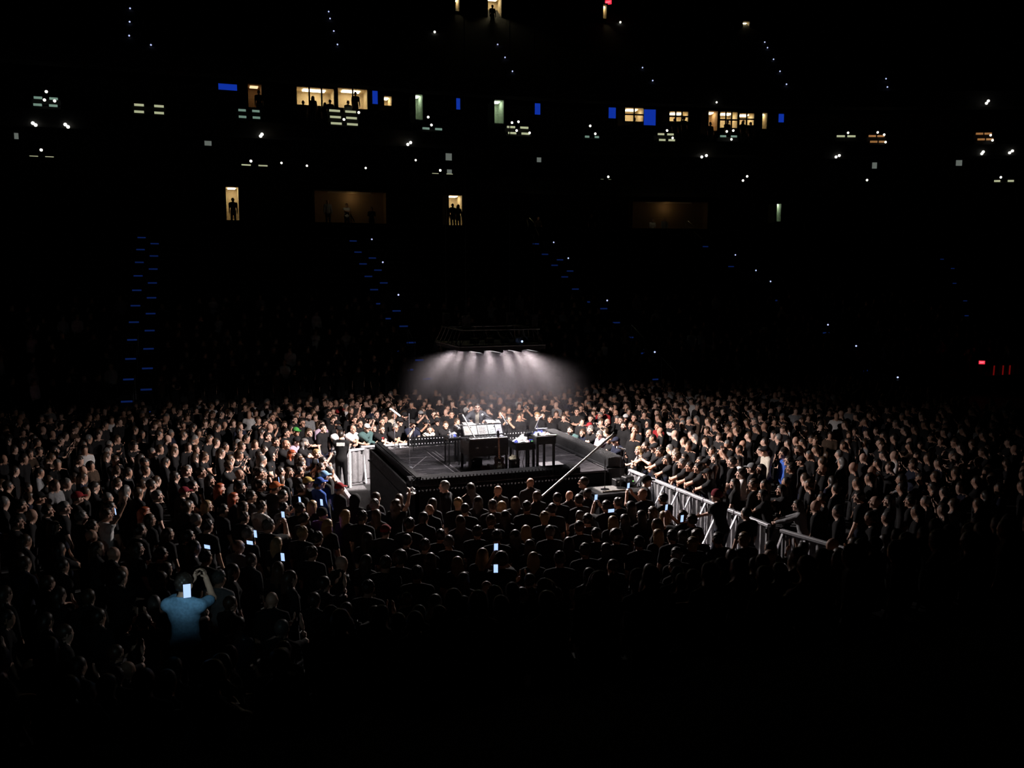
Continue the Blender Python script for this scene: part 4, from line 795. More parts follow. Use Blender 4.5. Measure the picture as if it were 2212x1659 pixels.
def hair_mesh(kind):
    k = ('hair', kind)
    if k in CACHE: return CACHE[k]
    lo, hi = (-.16, -.20, -.42), (.16, .17, .20); f = .009 if kind in ('short', 'buzz', 'cap', 'beard', 'beanie') else .0125
    F = Field(*[np.arange(lo[i], hi[i], f) for i in range(3)]); X, Y, Z = np.meshgrid(*F.g, indexing='ij'); cut = None
    if kind in ('short', 'buzz', 'curly', 'bun', 'pony'):
        g = {'short': .010, 'buzz': .005, 'curly': .035, 'bun': .012, 'pony': .012}[kind]; F.ell((0, -.016, .034), (.077 + g, .096 + g, .093 + g), .01)
        if kind == 'curly': F.D += .008 * np.sin(60 * X) * np.sin(57 * Y + 1) * np.sin(63 * Z)
        if kind == 'short': F.D += .0045 * np.sin(85 * X + 40 * Y) * np.sin(75 * Z + 30 * Y)
        if kind == 'bun': F.ell((0, -.09, .10), (.045, .045, .042), .01)
        if kind == 'pony': F.cap((0, -.11, .05), (0, -.15, -.18), .035, .02, .02)
        cut = np.minimum(Y - .030 + .35 * (.05 - Z) + .006 * np.sin(120 * Z), .074 + .007 * np.sin(55 * X + 1) - Z)   # face opening
        low = -.045 - Z
        if kind == 'pony': low = np.where(Y < -.085, -1., low)
        F.D = np.maximum(np.maximum(F.D, cut), low)
    elif kind in ('long', 'bob', 'wavy'):
        F.ell((0, -.016, .030), (.095, .112, .108), .01); e = {'long': -.30, 'bob': -.13, 'wavy': -.26}[kind]; w = {'long': .062, 'bob': .07, 'wavy': .075}[kind]
        F.cap((-.06, -.055, -.02), (-.075, -.05, e), w * .75, w * .6, .03); F.cap((.06, -.055, -.02), (.075, -.05, e), w * .75, w * .6, .03); F.cap((0, -.08, 0), (0, -.085, e), w, w * .8, .04)
        if kind == 'wavy': F.D += .010 * np.sin(45 * Z + 25 * X) * np.sin(38 * X + 1)
        else: F.D += .0065 * np.sin(24 * np.arctan2(X, -(Y + .02)) + 9 * Z) * np.clip((.11 - Z) / .16, .15, 1) - .02 * np.clip(-Z - .12, 0, .2)
        F.D = np.maximum(F.D, np.minimum.reduce([Y - .005, .066 - Z, .085 - np.abs(X)]))
    elif kind == 'beard':
        F.ell((0, .026, -.058), (.066, .076, .072), .01); F.D = np.maximum.reduce([F.D, Z + .03, -Y])
        F.ell((0, .115, -.058), (.026, .04, .011), .004, neg=True)
    elif kind == 'cap':
        F.ell((0, -.014, .040), (.093, .112, .098), .01); F.D = np.maximum(F.D, .030 - Z + .12 * Y); F.ell((0, .115, .040), (.078, .075, .010), .008)
    elif kind == 'beanie':
        F.ell((0, -.018, .045), (.093, .112, .108), .01); F.ell((0, -.02, .03), (.097, .115, .03), .02); F.D = np.maximum(F.D, .015 - Z + .25 * Y)
    elif kind == 'hood':
        F.ell((0, -.03, .02), (.115, .13, .135), .01); F.cap((0, -.06, -.1), (0, -.05, -.2), .10, .12, .05); F.ell((0, .10, -.01), (.075, .12, .105), .02, neg=True)
    V, Q = F.mesh(); CACHE[k] = np_mesh(kind, V, Q, None, (MATS['hair_s'],)); return CACHE[k]
def glasses_mesh():
    if 'gl' not in CACHE:
        b = MB()
        for q in (-1, 1):
            c = [(q * .033 + .021 * math.cos(t), .112, .006 + .016 * math.sin(t)) for t in np.linspace(0, 2 * PI, 11)]; b.tube(c, .0035, 5); b.tube([(q * .054, .108, .008), (q * .084, .0, .006)], .003, 5)
        b.tube([(-.012, .114, .008), (.012, .114, .008)], .003, 5); CACHE['gl'] = b.mesh('glasses', M_BLACK)
    return CACHE['gl']
SKIN = {'a': (.55, .32, .235), 'b': (.47, .26, .18), 'c': (.62, .39, .305), 'd': (.20, .105, .065)}
for k, c in SKIN.items(): mat('skin_' + k, c, .55, var=.06, scale=20)
CLOTH = {'K': ('black', (.010, .0095, .0105)), 'W': ('white', (.62, .60, .60)), 'G': ('grey', (.20, .20, .21)), 'R': ('red', (.26, .018, .022)), 'B': ('blue', (.04, .10, .40)), 'O': ('orange', (.5, .13, .04)), 'T': ('teal', (.055, .10, .10)),
         'N': ('navy', (.011, .013, .026)), 'C': ('cream', (.50, .45, .38)), 'V': ('bright green', (.15, .55, .05)), 'P': ('lilac', (.36, .28, .36)), 'Y': ('brown', (.05, .032, .022)), 'D': ('dark grey', (.022, .021, .022)), 'M': ('maroon', (.16, .01, .02)), 'L': ('light blue', (.22, .40, .62)), 'A': ('yellow', (.42, .30, .08)), 'E': ('green', (.06, .28, .06)), 'U': ('purple', (.12, .05, .25))}
for k, (n, c) in CLOTH.items(): mat('cloth_' + k, c, .9, spec=.2, var=.2, scale=30)
HAIRC = {'s': ('dark', (.022, .015, .012)), 'd': ('brown', (.055, .031, .018)), 'y': ('blond', (.30, .195, .095)), 'g': ('grey', (.13, .122, .118)), 'r': ('red', (.30, .06, .02))}
for k, (n, c) in HAIRC.items(): mat('hair_' + k, c, .45, spec=.5, var=.3, scale=60)
# hair code -> (mesh kind, colour key, words); hats carry short hair below
HAIR = {'s': ('short', 's', 'short dark hair'), 'd': ('short', 'd', 'short brown hair'), 'y': ('short', 'y', 'short blond hair'), 'g': ('short', 'g', 'short grey hair'), 'z': (None, 's', 'bald head'), 'u': ('buzz', 's', 'buzz cut'),
        'l': ('long', 's', 'long dark hair'), 'm': ('long', 'd', 'long brown hair'), 'L': ('long', 'y', 'long blond hair'), 'o': ('wavy', 'g', 'long grey hair'), 'r': ('wavy', 'r', 'wavy red hair'), 'w': ('bob', 'd', 'brown bob'), 'c': ('curly', 'd', 'curly brown hair'), 'n': ('bun', 's', 'dark hair in a bun'), 'q': ('pony', 'd', 'brown ponytail'), 'v': ('wavy', 'd', 'wavy brown hair')}
HATS = {'k': 'K', '1': 'W', '2': 'R', '3': 'B', '4': 'L', '5': 'E', '6': 'G', '7': 'M', '8': 'N', '9': 'A', '0': 'O'}
FEM = set('lmLrwnqv')
POSEW = {'0': '', 'x': 'leaning forearms on the rail', 'p': 'holding up a phone', 'u': 'with one arm raised', 'h': 'with hand at the face', 'f': 'gripping the rail', 'c': 'clapping', 'y': 'with both arms up', 'v': 'with hands clasped low', 'a': 'with folded arms', 's': 'seated'}
PEOPLE = []
def person(X, Y, Z, face, hair, shirt, pose, ex='', scale=1., skin='a', label=None, group=None, where=None):
    fem = hair in FEM or 'F' in ex; pk = pose; rg = rig_of(pk, fem)
    o = link('person', body_mesh(pk, fem)); o.location = (X, Y, Z); o.rotation_euler.z = face - PI / 2; o.scale = (scale,) * 3
    o.material_slots[0].link = 'OBJECT'; o.material_slots[0].material = MATS['skin_' + skin]
    kind = 'long' if ('l' in ex or shirt in 'CNGTBU' and 't' not in ex) else ('tank' if 'T' in ex else 'tee')
    s = link('shirt', cloth_mesh(pk, fem, kind), o); s.material_slots[0].link = 'OBJECT'; s.material_slots[0].material = MATS['cloth_' + shirt]
    t = link('trousers', cloth_mesh(pk, fem, 'trousers'), o); t.material_slots[0].link = 'OBJECT'; t.material_slots[0].material = MATS['cloth_' + ('N' if (int(X * 7) % 3) else 'K')]
    HM = Matrix([list(rg.Rh[i] * HS) + [rg.head[i]] for i in range(3)] + [[0, 0, 0, 1]])
    def head_part(name, me, m):
        h = link(name, me, o); h.matrix_local = HM
        if m: h.material_slots[0].link = 'OBJECT'; h.material_slots[0].material = m
        return h
    if hair in HATS:
        head_part('cap', hair_mesh('cap'), MATS['cloth_' + HATS[hair]]); head_part('hair', hair_mesh('long' if 'F' in ex else 'buzz'), MATS['hair_' + ('d' if 'F' in ex else 's')])
        hw = CLOTH[HATS[hair]][0] + ' cap'
    elif hair in 'NBH':
        kd, cc, hw = {'N': ('beanie', 'M', 'maroon beanie'), 'B': ('beanie', 'K', 'black beanie'), 'H': ('hood', 'K', 'black hood')}[hair]
        head_part(kd, hair_mesh(kd), MATS['cloth_' + cc])
    else:
        kd, cc, hw = HAIR[hair]
        if kd: head_part('hair', hair_mesh(kd), MATS['hair_' + cc])
    if 'b' in ex: head_part('beard', hair_mesh('beard'), MATS['hair_' + ('g' if 'y' in ex else 's')])
    if 'g' in ex: head_part('glasses', glasses_mesh(), None)
    if 'r' in ex or 'w' in ex or 'e' in ex:                    # printed block on the chest
        pr = MB().box((-.11, 0, -.05), (.11, .006, .05)).mesh('chest_print', mat('print_red', (.6, .05, .05), .8) if 'r' in ex else mat('print_pale', (.45, .44, .45), .8, var=.5, scale=90))
        c = rg.chest + rg.Rm @ V3(0, .137, .03); h = link('chest_print', pr, o); h.matrix_local = Matrix([list(rg.Rm[i]) + [c[i]] for i in range(3)] + [[0, 0, 0, 1]])
    tag(o, label, 'person', group or 'people in the crowd')
    PEOPLE.append(dict(o=o, hw=hw, sh=CLOTH[shirt][0], kind=kind, pose=pose, ex=ex, X=X, Y=Y, Z=Z, where=where, done=bool(label), px=px_of(X, Y, Z + 1.6 * scale)))
    return o

# ------------------------------------------------------------------ the performer
pf = Vector(at_y(1031, 881, 23.55)); rs = rig_of('s', False)
FACE_P = math.atan2(-20, -5.2)
_c, _s = math.cos(FACE_P - PI / 2), math.sin(FACE_P - PI / 2)
pz = pf.z - rs.head[2]; pxx = pf.x - (_c * rs.head[0] - _s * rs.head[1]); pyy = pf.y - (_s * rs.head[0] + _c * rs.head[1])
pp = person(pxx, pyy, max(DK, pz), FACE_P, 's', 'C', 's', 'tT', 1.0, 'c', 'performer in grey jacket over pale shirt leaning to sing at keyboards', 'performer')
j = link('jacket', cloth_mesh('s', False, 'jacket'), pp); j.material_slots[0].link = 'OBJECT'; j.material_slots[0].material = mat('grey_jacket', (.10, .10, .115), .8, var=.5, scale=14)
nc = MB().tube([rs.neck + V3(.062 * math.cos(t), .055 * math.sin(t) + .02, .035 + .012 * math.sin(t)) for t in np.linspace(0, 2 * PI, 15)], .009, 6).build('necklace', mat('dark_red_cord', (.16, .03, .03), .6), pp)
st.location = (pp.location.x, pp.location.y, DK); st.scale.z = max(.2, (pp.location.z - DK + .55) / .63)

# ------------------------------------------------------------------ the crowd, head by head
# crop: origin x, origin y, scale; entries: x,y[,hair shirt pose[extras]] in that crop
CROPS = {
'D6': (560, 860, 7.373, "1500,530,zWxwt 1715,530,1Tx 920,590,wKat 1145,580,kWxt 700,720,oKxb 745,640,5Kx 590,690,kPx 450,560,sK0 1000,430,sPt0 1070,500,sK0 1250,420,kK0 1120,250,sK0g 1180,360,dK0 1310,110,dRa 790,300,sG0tb 640,180,sW0t 1150,110,zK0 1560,100,uDa 600,260,sK0g 690,400,sK0g 380,430,wK0 570,350,sK0 500,900,rKx 640,950,lKc 950,890,yKp 1020,1020,sKh 990,1110,sK0 240,700,sKx 300,700,dK0 400,740,zKx 410,830,uK0 200,930,HK0 330,1170,sK0 480,1190,mK0 640,1180,sK0 650,1100,sKp 270,1430,0K0 130,1220,lK0 1010,1260,4K0 930,1350,3B0 860,1350,9K0 1290,1440,2K0 390,1560,sK0 690,1460,sK0 140,620,sK0 90,660,sK0g 430,540,dK0 265,440,lKh 100,410,sK0 210,310,sK0"),
'D1': (760, 840, 6.9125, "515,600,dKxrg 695,620,gKxg 700,510,kK0 640,400,dC0l 790,410,kK0b 455,490,sK0 500,450,sK0 125,520,sK0g 45,470,sK0 240,455,kKp 330,590,mKu 375,385,uK0 170,370,sKu 990,580,kNht 945,520,dK0 1040,385,6Kp 1050,515,kKp 1215,640,lCxl 1290,565,zKxb 1262,490,kK0g 1220,380,sKx 1265,440,dK0 1490,385,sK0 1540,345,sK0 1450,570,dKx 1520,550,sMx"),
'D2': (940, 840, 7.373, "1175,490,dKp 1460,310,sKp 1620,400,sK0ew 1735,440,sK0 1800,460,sKhF 1905,545,yK0"),
'D3': (1140, 880, 6.9125, "465,410,sKx 580,280,lK0 650,258,dK0 665,340,sTxb 735,70,sDa 965,160,lK0 1085,120,gNawby 1150,60,dR0 915,290,2K0by 1250,95,zK0b 945,330,gKxby 820,380,mNxT 1110,410,gPxg 1185,225,zDa 1270,270,lK0T 1215,470,mKx 1335,510,8Nxl 1430,280,uK0b 1395,195,sK0 1480,165,1K0 1560,155,sK0 1760,90,sK0b 1905,85,sK0 2040,85,mK0 1790,250,HK0g 1540,275,dK0 1610,335,dK0 1665,345,kK0b 1790,390,zK0 1975,285,sR0 2110,255,sK0w 1625,600,uKxbg 1755,690,LKxT 1430,640,kKc 1850,715,sKx"),
'C5': (1380, 800, 5.267, "265,1060,lKx 355,1080,sKx 430,1060,gKx 570,1085,sKxt 655,1165,kKxF 745,1200,mKx 820,1000,lK0T 365,940,sK0g 390,985,dK0 505,1015,lK0 605,1025,lK0 710,1065,kKab 505,795,6Wut 490,625,kWut 400,735,sKh 340,625,sKaw 235,640,sR0 750,775,uKcbg 630,745,sKh 850,890,sK0g 900,950,sKp 1030,740,oK0 1100,705,sY0 1175,840,lKu 1255,865,lK0T 1210,625,dK0 1095,625,sK0 1325,655,zN0b 1420,625,sV0 1530,710,zK0 1580,765,sK0g 1468,925,kC0l 1595,950,sB0lg 1695,1030,sK0g 1720,1115,sK0w 1840,1035,kK0 1930,1090,lKh 1690,925,sK0 1690,805,gK0 1805,890,zK0 1905,890,dK0 1985,925,uR0 2075,1135,zK0 1295,1110,6K0 1360,1130,lK0 1125,1035,lWht 1045,1045,sKu 1150,1180,sW0t 970,1300,lK0 1130,1320,dK0 900,1440,NKx 1350,1430,lKx 85,495,sK0b 185,495,sK0 290,455,mK0 425,485,sK0 495,515,dG0t 570,560,sK0b 650,505,sK0 780,635,lK0 860,605,sK0 920,505,dKu 1030,555,lK0 1080,465,dK0 1285,485,sK0 1380,515,sK0 1495,495,uK0 1310,575,sK0 910,725,dKp"),
'C6': (1780, 740, 4.609, "395,985,lK0 235,950,sK0 575,1030,sK0 690,970,sK0 840,1030,dK0 145,1070,2K0 385,1120,gK0 450,1260,zK0 305,1280,sKh 520,1195,mK0 690,1150,sKh 880,1160,zK0 1130,1210,sK0 1270,1150,lK0 1095,1310,dK0 320,1390,sKp 440,1400,lK0 770,1330,6K0 945,1410,mK0 1075,1440,sK0 1190,1470,uK0 1300,1350,lK0 1510,1370,sK0 1660,1340,dK0 340,1540,sK0 635,1580,lK0 850,1580,sK0 500,1590,zK0 1340,1500,mK0"),
'C2': (380, 860, 5.53, "350,290,sG0t 275,410,BK0 400,470,dK0 245,650,lK0 350,680,3W0t 150,770,sK0 135,880,dK0 315,890,sK0g 200,1060,sK0 90,1130,7Kx 415,985,lK0 535,1085,rK0 455,1070,LK0 550,635,zK0 600,540,uK0b 665,765,gK0g 745,525,sK0 850,455,kK0 950,535,sK0g 765,700,dK0g 1000,645,sK0g 1065,590,sK0 1030,425,zK0 1130,375,sK0 970,810,sW0t 1010,900,sK0 770,915,zK0g 640,890,lK0 1020,1050,sKp 800,1070,lK0 700,1195,rK0 885,1195,sK0 1110,930,lK0 1030,1300,dW0t 835,1290,mK0 580,1340,sK0 180,1290,lK0 370,1290,LK0 1300,1315,sKp 1515,1340,sK0 1640,1290,LK0 1745,1400,BU0 2160,1220,HK0 1990,1410,LK0 1905,1450,LK0 1820,1520,LK0 1120,1510,Kp"),
'C1': (0, 860, 5.53, "690,780,zK0 1000,560,sW0t 955,745,dK0 1090,795,sK0 1000,860,sK0g 1000,955,sK0 590,935,uK0 660,945,sK0 810,1015,dKh 670,1075,sK0b 100,1025,zK0 335,1045,sK0 360,1195,lK0 265,1290,sK0 480,1195,kK0 940,1195,2K0 745,1310,gK0 620,1355,dK0 1140,1085,lKh 1340,1150,sK0 1480,1155,zK0 1540,855,sK0 1750,855,7K0 1820,605,kK0 1920,590,uK0 1990,715,gK0g 2095,660,lK0 2090,525,sK0 2095,925,dK0g 1880,925,sK0 1890,1175,gK0 1665,1235,lK0 1810,1235,mK0 1740,1375,rK0 1235,1405,dWu 1040,1420,gK0 1110,1535,sK0 1680,1590,sK0b 1800,1460,mK0 220,1490,sK0 660,1545,lK0 1325,1315,sK0 1410,960,1W0t 30,935,sK0 2190,340,lK0 1305,565,dK0"),
'C7': (280, 1080, 5.183, "130,335,uK0b 440,385,mK0 670,420,sK0 880,295,sK0 1055,125,lK0 1290,200,dK0 1330,390,gK0 1560,300,sKp 1930,375,yK0 2000,195,sK0 1670,490,LK0 2110,435,sK0 1235,520,zG0 2050,600,dK0 100,555,lK0 370,630,sK0 860,650,sK0 410,770,mK0 1010,880,gG0"),
'C3': (760, 1000, 5.53, "50,440,HK0 290,430,LK0 280,500,gN0 570,395,uK0 540,500,vKu 970,490,lK0 1270,490,yK0 1350,560,uK0 1430,540,cR0 1510,470,lK0 1680,515,dK0 1790,525,LK0 1950,470,mK0 2070,535,sK0 130,650,sK0 370,830,2K0 230,900,lK0 690,740,sK0 660,935,uK0 905,1015,dK0 1060,875,sK0 1150,955,gK0 570,1155,cK0 965,1140,mK0 1290,1195,LK0 1490,1115,LN0 1780,1165,cKp 1500,830,sK0 1660,700,dK0 1850,640,lK0 1730,885,sK0 1950,880,lK0 2080,820,LK0 2120,1000,mK0 1340,1400,lN0 780,1330,sK0 420,1200,dK0 180,1180,lK0 200,1500,sK0"),
'C4': (1100, 1000, 5.53, "320,440,mK0 510,560,sK0b 575,430,uK0 715,390,wK0 820,450,sK0 930,455,LK0 1150,520,sKp 1320,490,nK0 1600,375,zKp 1810,430,sK0 1440,520,lK0 1690,590,vK0 1800,640,LK0 1540,650,lK0 420,660,yK0 500,835,gK0 840,770,dK0 925,690,sK0 1040,860,sK0 1285,690,LK0 1385,690,lK0 1300,890,cK0 1790,870,LK0 2055,640,dKp 2170,690,sK0 2030,880,sK0 2190,960,yK0 290,1150,LK0 400,920,mK0 690,960,lK0 1500,950,sK0 1990,1110,gK0 900,1050,dK0 1150,1040,lK0 600,1150,sK0"),
'D5': (1340, 960, 4.809, "1300,720,uK0 1290,990,yK0 630,970,lK0 990,975,sK0 1440,1070,lK0 1540,1170,zK0 800,985,cK0 1860,640,lSf 1690,480,lKf 560,1260,gK0"),
}
RND = random.Random(11)
FACE_T = (CX, CY)
cand = []
for cn, (ox, oy, sc, txt) in CROPS.items():
    for tok in txt.split():
        q = tok.split(','); x = ox + float(q[0]) / sc; y = oy + float(q[1]) / sc; code = q[2] if len(q) > 2 else ''
        if len(code) < 3: code = RND.choice('ssdlmgzu') + 'K' + (code[-1] if code else '0')
        hair, shirt, pose, ex = code[0], code[1], code[2], code[3:]
        if pose not in POSES:                                  # extras may precede the pose letter
            m = [c for c in code[2:] if c in POSES]; pose = m[0] if m else '0'
        if shirt == 'S': shirt = 'G'
        fem = hair in FEM or 'F' in ex; s = RND.uniform(.92, .98) if fem else RND.uniform(.98, 1.06)
        hz_ = rig_of(pose, fem).head[2] * s; p = at(x, y, hz_); Z = 0
        if p[1] > BY0 - .5: p = at_bowl(x, y, hz_); Z = p[2] - hz_
        cand.append([p[0], p[1], Z, hair, shirt, pose, ex, s, px_of(p[0], p[1], Z + 1.6)[2] * (1.9 if cn[0] == 'D' else 1.25 if cn == 'C5' else 1.15 if cn == 'C2' else 1)])
keep = []
for c in cand:
    if any(math.hypot(c[0] - k[0], c[1] - k[1]) < .24 for k in keep): continue
    if SX0 - .35 < c[0] < SX1 + .65 and SY0 - .2 < c[1] < SY1 + .4 or 7.0 < c[0] < 11 and 19.2 < c[1] < 20.5: continue
    keep.append(c)
def relax(K, fixed=0):
    for _ in range(25):
        for i in range(len(K)):
            for j in range(i):
                dx, dy = K[i][0] - K[j][0], K[i][1] - K[j][1]; d = math.hypot(dx, dy)
                if 1e-6 < d < .46: f = (.46 - d) * .25 / d; K[i][0] += dx * f; K[i][1] += dy * f; K[j][0] -= dx * f; K[j][1] -= dy * f
        for k in K:                                            # stay behind the barricades
            if k[1] > 19.3 and k[1] < 26.2 and 2.95 < k[0] < 5: k[0] = 2.95
            if 26.2 <= k[1] < 27.85 and 2.9 < k[0] < 12: k[1] = 27.85
            if 13.5 < k[1] < 21.8 and 10.7 < k[0] < 11.85 and k[4] != 'Z': k[0] = 11.85
            if 18.6 < k[1] < 20.3 and 4.2 < k[0] < 10.3: k[1] = 18.6
relax(keep)
keep.sort(key=lambda c: -c[8]); NIND = 268
rest_from_list = keep[NIND:]; keep = keep[:NIND]
for X, Y, Z, hair, shirt, pose, ex, s, _ in keep:
    a = math.atan2(FACE_T[1] - Y, FACE_T[0] - X) + RND.uniform(-.18, .18)
    person(X, Y, Z, a, hair, shirt, pose, ex, s, RND.choice('aabbccca'))
# guards in the pit
def guard(px, py, hair, label, pose='0', face=None, skin='a', z=0, ex='l', s=1.04):
    p = at(px, py, z + rig_of(pose, False).head[2] * s); a = face if face is not None else math.atan2(CY - p[1], CX - p[0])
    o = person(p[0], p[1], z, a, hair, 'K', pose, ex, s, skin, label, 'guards'); return o
gd = guard(737, 938 + 2, 'u', 'guard in black jacket with white back patch at the left barricade', 'v', 1.2)
pr = MB().box((-.12, -.006, -.05), (.12, 0, .05)).build('back_patch', M_WHITE, gd); rr = rig_of('v', False); c_ = rr.chest + V3(.02, -.135, .08); pr.location = tuple(c_)
guard(958, 1052, 'g', 'grey-haired guard seen from behind at the front stage edge', face=PI * .8)
guard(1259, 1043, 'u', 'dark-haired guard at the front stage edge beside the boom pole', face=PI * .75)
guard(1399, 1040, 'k', 'guard in black cap standing in the pit by the right barricade', face=-.3)
# people up on the concourse, in the suites and at the top door
def far_person(px, py, off, label, hair='s', shirt='K', pose='0', h=1.0, face=-PI / 2):
    q = at_wall(px, py, off); s = h; person(q[0], q[1], q[2] - rig_of(pose, hair in FEM).head[2] * s, face, hair, shirt, pose, '', s, 'b', label, 'people on the upper levels')
for a in [(503, 432, 1.0, 'dark figure standing in the leftmost lit concourse doorway'), (978, 444, 1.0, 'left figure of two in the middle concourse doorway'), (990, 446, 1.0, 'right figure of two in the middle concourse doorway', 'l'), (749, 444, 1.6, 'person in white shirt by the concourse handrail at left', 's', 'W', 'a'), (708, 436, 1.6, 'person in grey shirt left of the white-shirted one on the concourse', 'z', 'G'),
          (803, 452, 1.6, 'shadowy person right of the lit concourse wall', 's', 'K'), (1163, 472, -.6, 'shirtless-looking person by the handrail below the middle doorway', 'u', 'Y'), (1278, 466, -.6, 'person with pale hair at the concourse edge', 'y', 'D'), (1410, 476, -.6, 'person seated behind the concourse edge, left of a group', 's', 'W'), (1436, 474, -.6, 'person with pale hair at the right of a concourse group', 'y', 'G'),
          (768, 203, 1.0, 'dark figure standing before the wide lit suite window'), (752, 222, 1.0, 'seated grey figure below the wide lit suite window', 's', 'G'), (559, 200, 1.0, 'dark figure in the brown suite doorway'), (676, 212, 1.0, 'head silhouette in the left pane of the wide suite window', 'l'), (1064, 14, 13.2, 'dark figure in the bright doorway at the top'), (1535, 268, 1.0, 'dark head before the tan suite door at right'), (1371, 258, 1.0, 'dark head below the four-pane window'), (655, 222, 1.0, 'dark spectator at the left end of the wide suite window'), (702, 226, 1.0, 'dark spectator below the middle of the wide suite window', 'l'), (713, 220, .8, 'dark spectator by the dividing post of the wide suite windows'), (1458, 260, 1.0, 'dark spectator before the small three-pane window, left one'),
          (1478, 256, 1.0, 'dark spectator before the small three-pane window, right one', 'c'), (1572, 264, 1.0, 'dark spectator before the right windows, left one'), (1606, 264, 1.0, 'dark spectator before the right windows, middle one', 'l'), (1622, 268, 1.0, 'dark spectator before the right windows, right one')]:
    far_person(*a)
# phones and the lit hands near the left bottom
def phone(loc, face, label, lit=True, land=False, tilt=.1):
    o = empty('phone', loc); o.rotation_euler = (tilt, 0, face - PI / 2); w, h = (.15, .075) if land else (.075, .15)
    MB().cbox((0, 0, 0), (w, .009, h)).build('case', M_BLACK, o, bevel=.002); MB().cbox((0, -.0055, 0), (w * .92, .002, h * .94)).build('screen', M_SCREEN if lit else M_BLACK, o)
    MB().cbox((-w * .25, .007, h * .35), (.02, .006, .02)).build('lens_bump', M_BLACKM, o); return tag(o, label, 'phone', 'phones held up')
for d in list(PEOPLE):
    if d['pose'] == 'p' and not d['done']:
        o = d['o']; f = o.rotation_euler.z; s = o.scale[0]; v = Vector((0, .40, 1.72)) * s; d['phone'] = 1
        phone(Vector((d['X'] + v.x * math.cos(f) - v.y * math.sin(f), d['Y'] + v.x * math.sin(f) + v.y * math.cos(f), d['Z'] + v.z)), f + PI / 2, None)
for (x, y), land, w in [((250, 1105), 0, 'glowing phone held alone in the dark left crowd'), ((540, 1172), 1, 'glowing phone held sideways in the near left crowd'), ((611, 1203), 0, 'glowing phone nearest the bottom in the left crowd'), ((582, 1132), 0, 'small bluish phone above the sideways phone'), ((552, 1153), 0, 'upright phone just above the sideways phone'), ((695, 1085), 0, 'glowing phone left of the stage corner'), ((448, 1181), 1, 'phone seen edge-on as a white bar at left'), ((1320, 1103), 1, 'pale glowing phone below the landing'), ((1473, 1120), 0, 'blue phone screen before the right barricade'), ((1071, 1228), 0, 'phone screen glowing at the bottom centre'), ((1000, 1331), 1, 'dim pale phone at the very bottom, left one'), ((1058, 1323), 1, 'dim pale phone at the very bottom, right one')]:
    p = at(x, y, 1.66 if y < 1300 else 1.5); phone(p, math.atan2(CY - p[1], CX - p[0]), w, land=bool(land))
# spectator with a phone light on his pale shirt
cp = at(400, 1262, 2.95); cyan = person(cp[0], cp[1], 2.95 - 1.62, math.atan2(CY - cp[1], CX - cp[0]) + .1, 's', 'L', 'p', '', 1.0, 'a', 'spectator in pale blue shirt lit by a phone torch behind him at lower left', 'people in the near stand')
ph = Vector(at(404, 1276, 3.08)); ph = Vector((0, 0, CAM_H)) + (ph - Vector((0, 0, CAM_H))) * .93; f = math.atan2(cp[1] - ph.y, cp[0] - ph.x)
pho = phone(ph, f, 'phone with its torch on, held behind the spectator at lower left'); bl = bpy.data.lights.new('phone_torch', 'SPOT'); bl.energy = 22; bl.color = (.60, .92, 1); bl.shadow_soft_size = .02; bl.spot_size = 1.7; bl.spot_blend = .8
bo_ = bpy.data.objects.new('phone_torch', bl); COL.objects.link(bo_); bo_.parent = pho; bo_.location = (0, .02, .05); bo_.rotation_euler = (PI / 2, 0, 0)
nb = MB()
NROW = [(10.4 - .83 * k, 1.22 + .31 * k) for k in range(9)]
for y, z in NROW: nb.box((-16, y - .45, -.1), (26, y + .38, z))
nb.build('floor_near_stand', M_CONC)['kind'] = 'structure'

# labels: what each looks like and where, then an ordinal where several look alike
def region(d):
    X, Y = d['X'], d['Y']
    if d['Z'] > .3: return 'in the stands behind the stage' if X < 11 else 'in the stands at right'
    if Y > 26 and 3.9 < X < 11.2: return 'behind the stage' if Y < 29.5 else 'far behind the stage'
    if X >= 10.8: return ('at the right barricade' if X < 12.6 else 'right of the stage' if X < 15.5 else 'far right of the stage') if Y > 13 else 'in the near right crowd'
    if Y < 19.4 and X > 3.9: return 'facing the stage front' if Y > 16.3 else 'in the dark near crowd'
    return ('left of the stage' if X > .8 else 'farther left of the stage' if X > -1.8 else 'at far left') + (', back rows' if Y > 26.5 else ', front rows' if Y < 20 else '')
bylab = {}
for d in PEOPLE:
    if d['done']: continue
    g = {'tee': 't-shirt', 'long': 'long-sleeved top', 'tank': 'tank top'}[d['kind']]
    b_ = f"person with {d['hw']}" + (', beard' if 'b' in d['ex'] else '') + (', glasses' if 'g' in d['ex'] else '') + f", {d['sh']} {g}"
    if POSEW[d['pose']]: b_ += ' ' + {'x': 'leaning forward', 'p': 'raising a phone', 'u': 'one arm raised', 'h': 'hand at face', 'f': 'gripping the rail', 'c': 'clapping', 'a': 'arms folded', 'v': 'hands clasped', 'y': 'arms up'}[d['pose']]
    d['lab'] = b_ + ', ' + region(d); bylab.setdefault(d['lab'], []).append(d)
ORD = ['first', 'second', 'third', 'fourth', 'fifth', 'sixth', 'seventh', 'eighth', 'ninth', 'tenth', 'eleventh', 'twelfth']
for lab, ds in bylab.items():
    ds.sort(key=lambda d: d['px'][0])
    for i, d in enumerate(ds):
        t = lab if len(ds) == 1 else lab + (', leftmost' if i == 0 else ', rightmost' if i == len(ds) - 1 else f', {ORD[min(i, 11)]} from left')
        if len(t.replace(',', ' ').split()) > 16: t = t.replace(' t-shirt', ' top').replace('long-sleeved ', '').replace(', glasses', '')
        if len(t.replace(',', ' ').split()) > 16: t = t.replace('person with ', '')
        d['o']['label'] = t
pd_ = [d for d in PEOPLE if d.get('phone')]; ph_ = [o for o in COL.objects if o.name.startswith('phone') and o.parent is None and 'label' not in o]
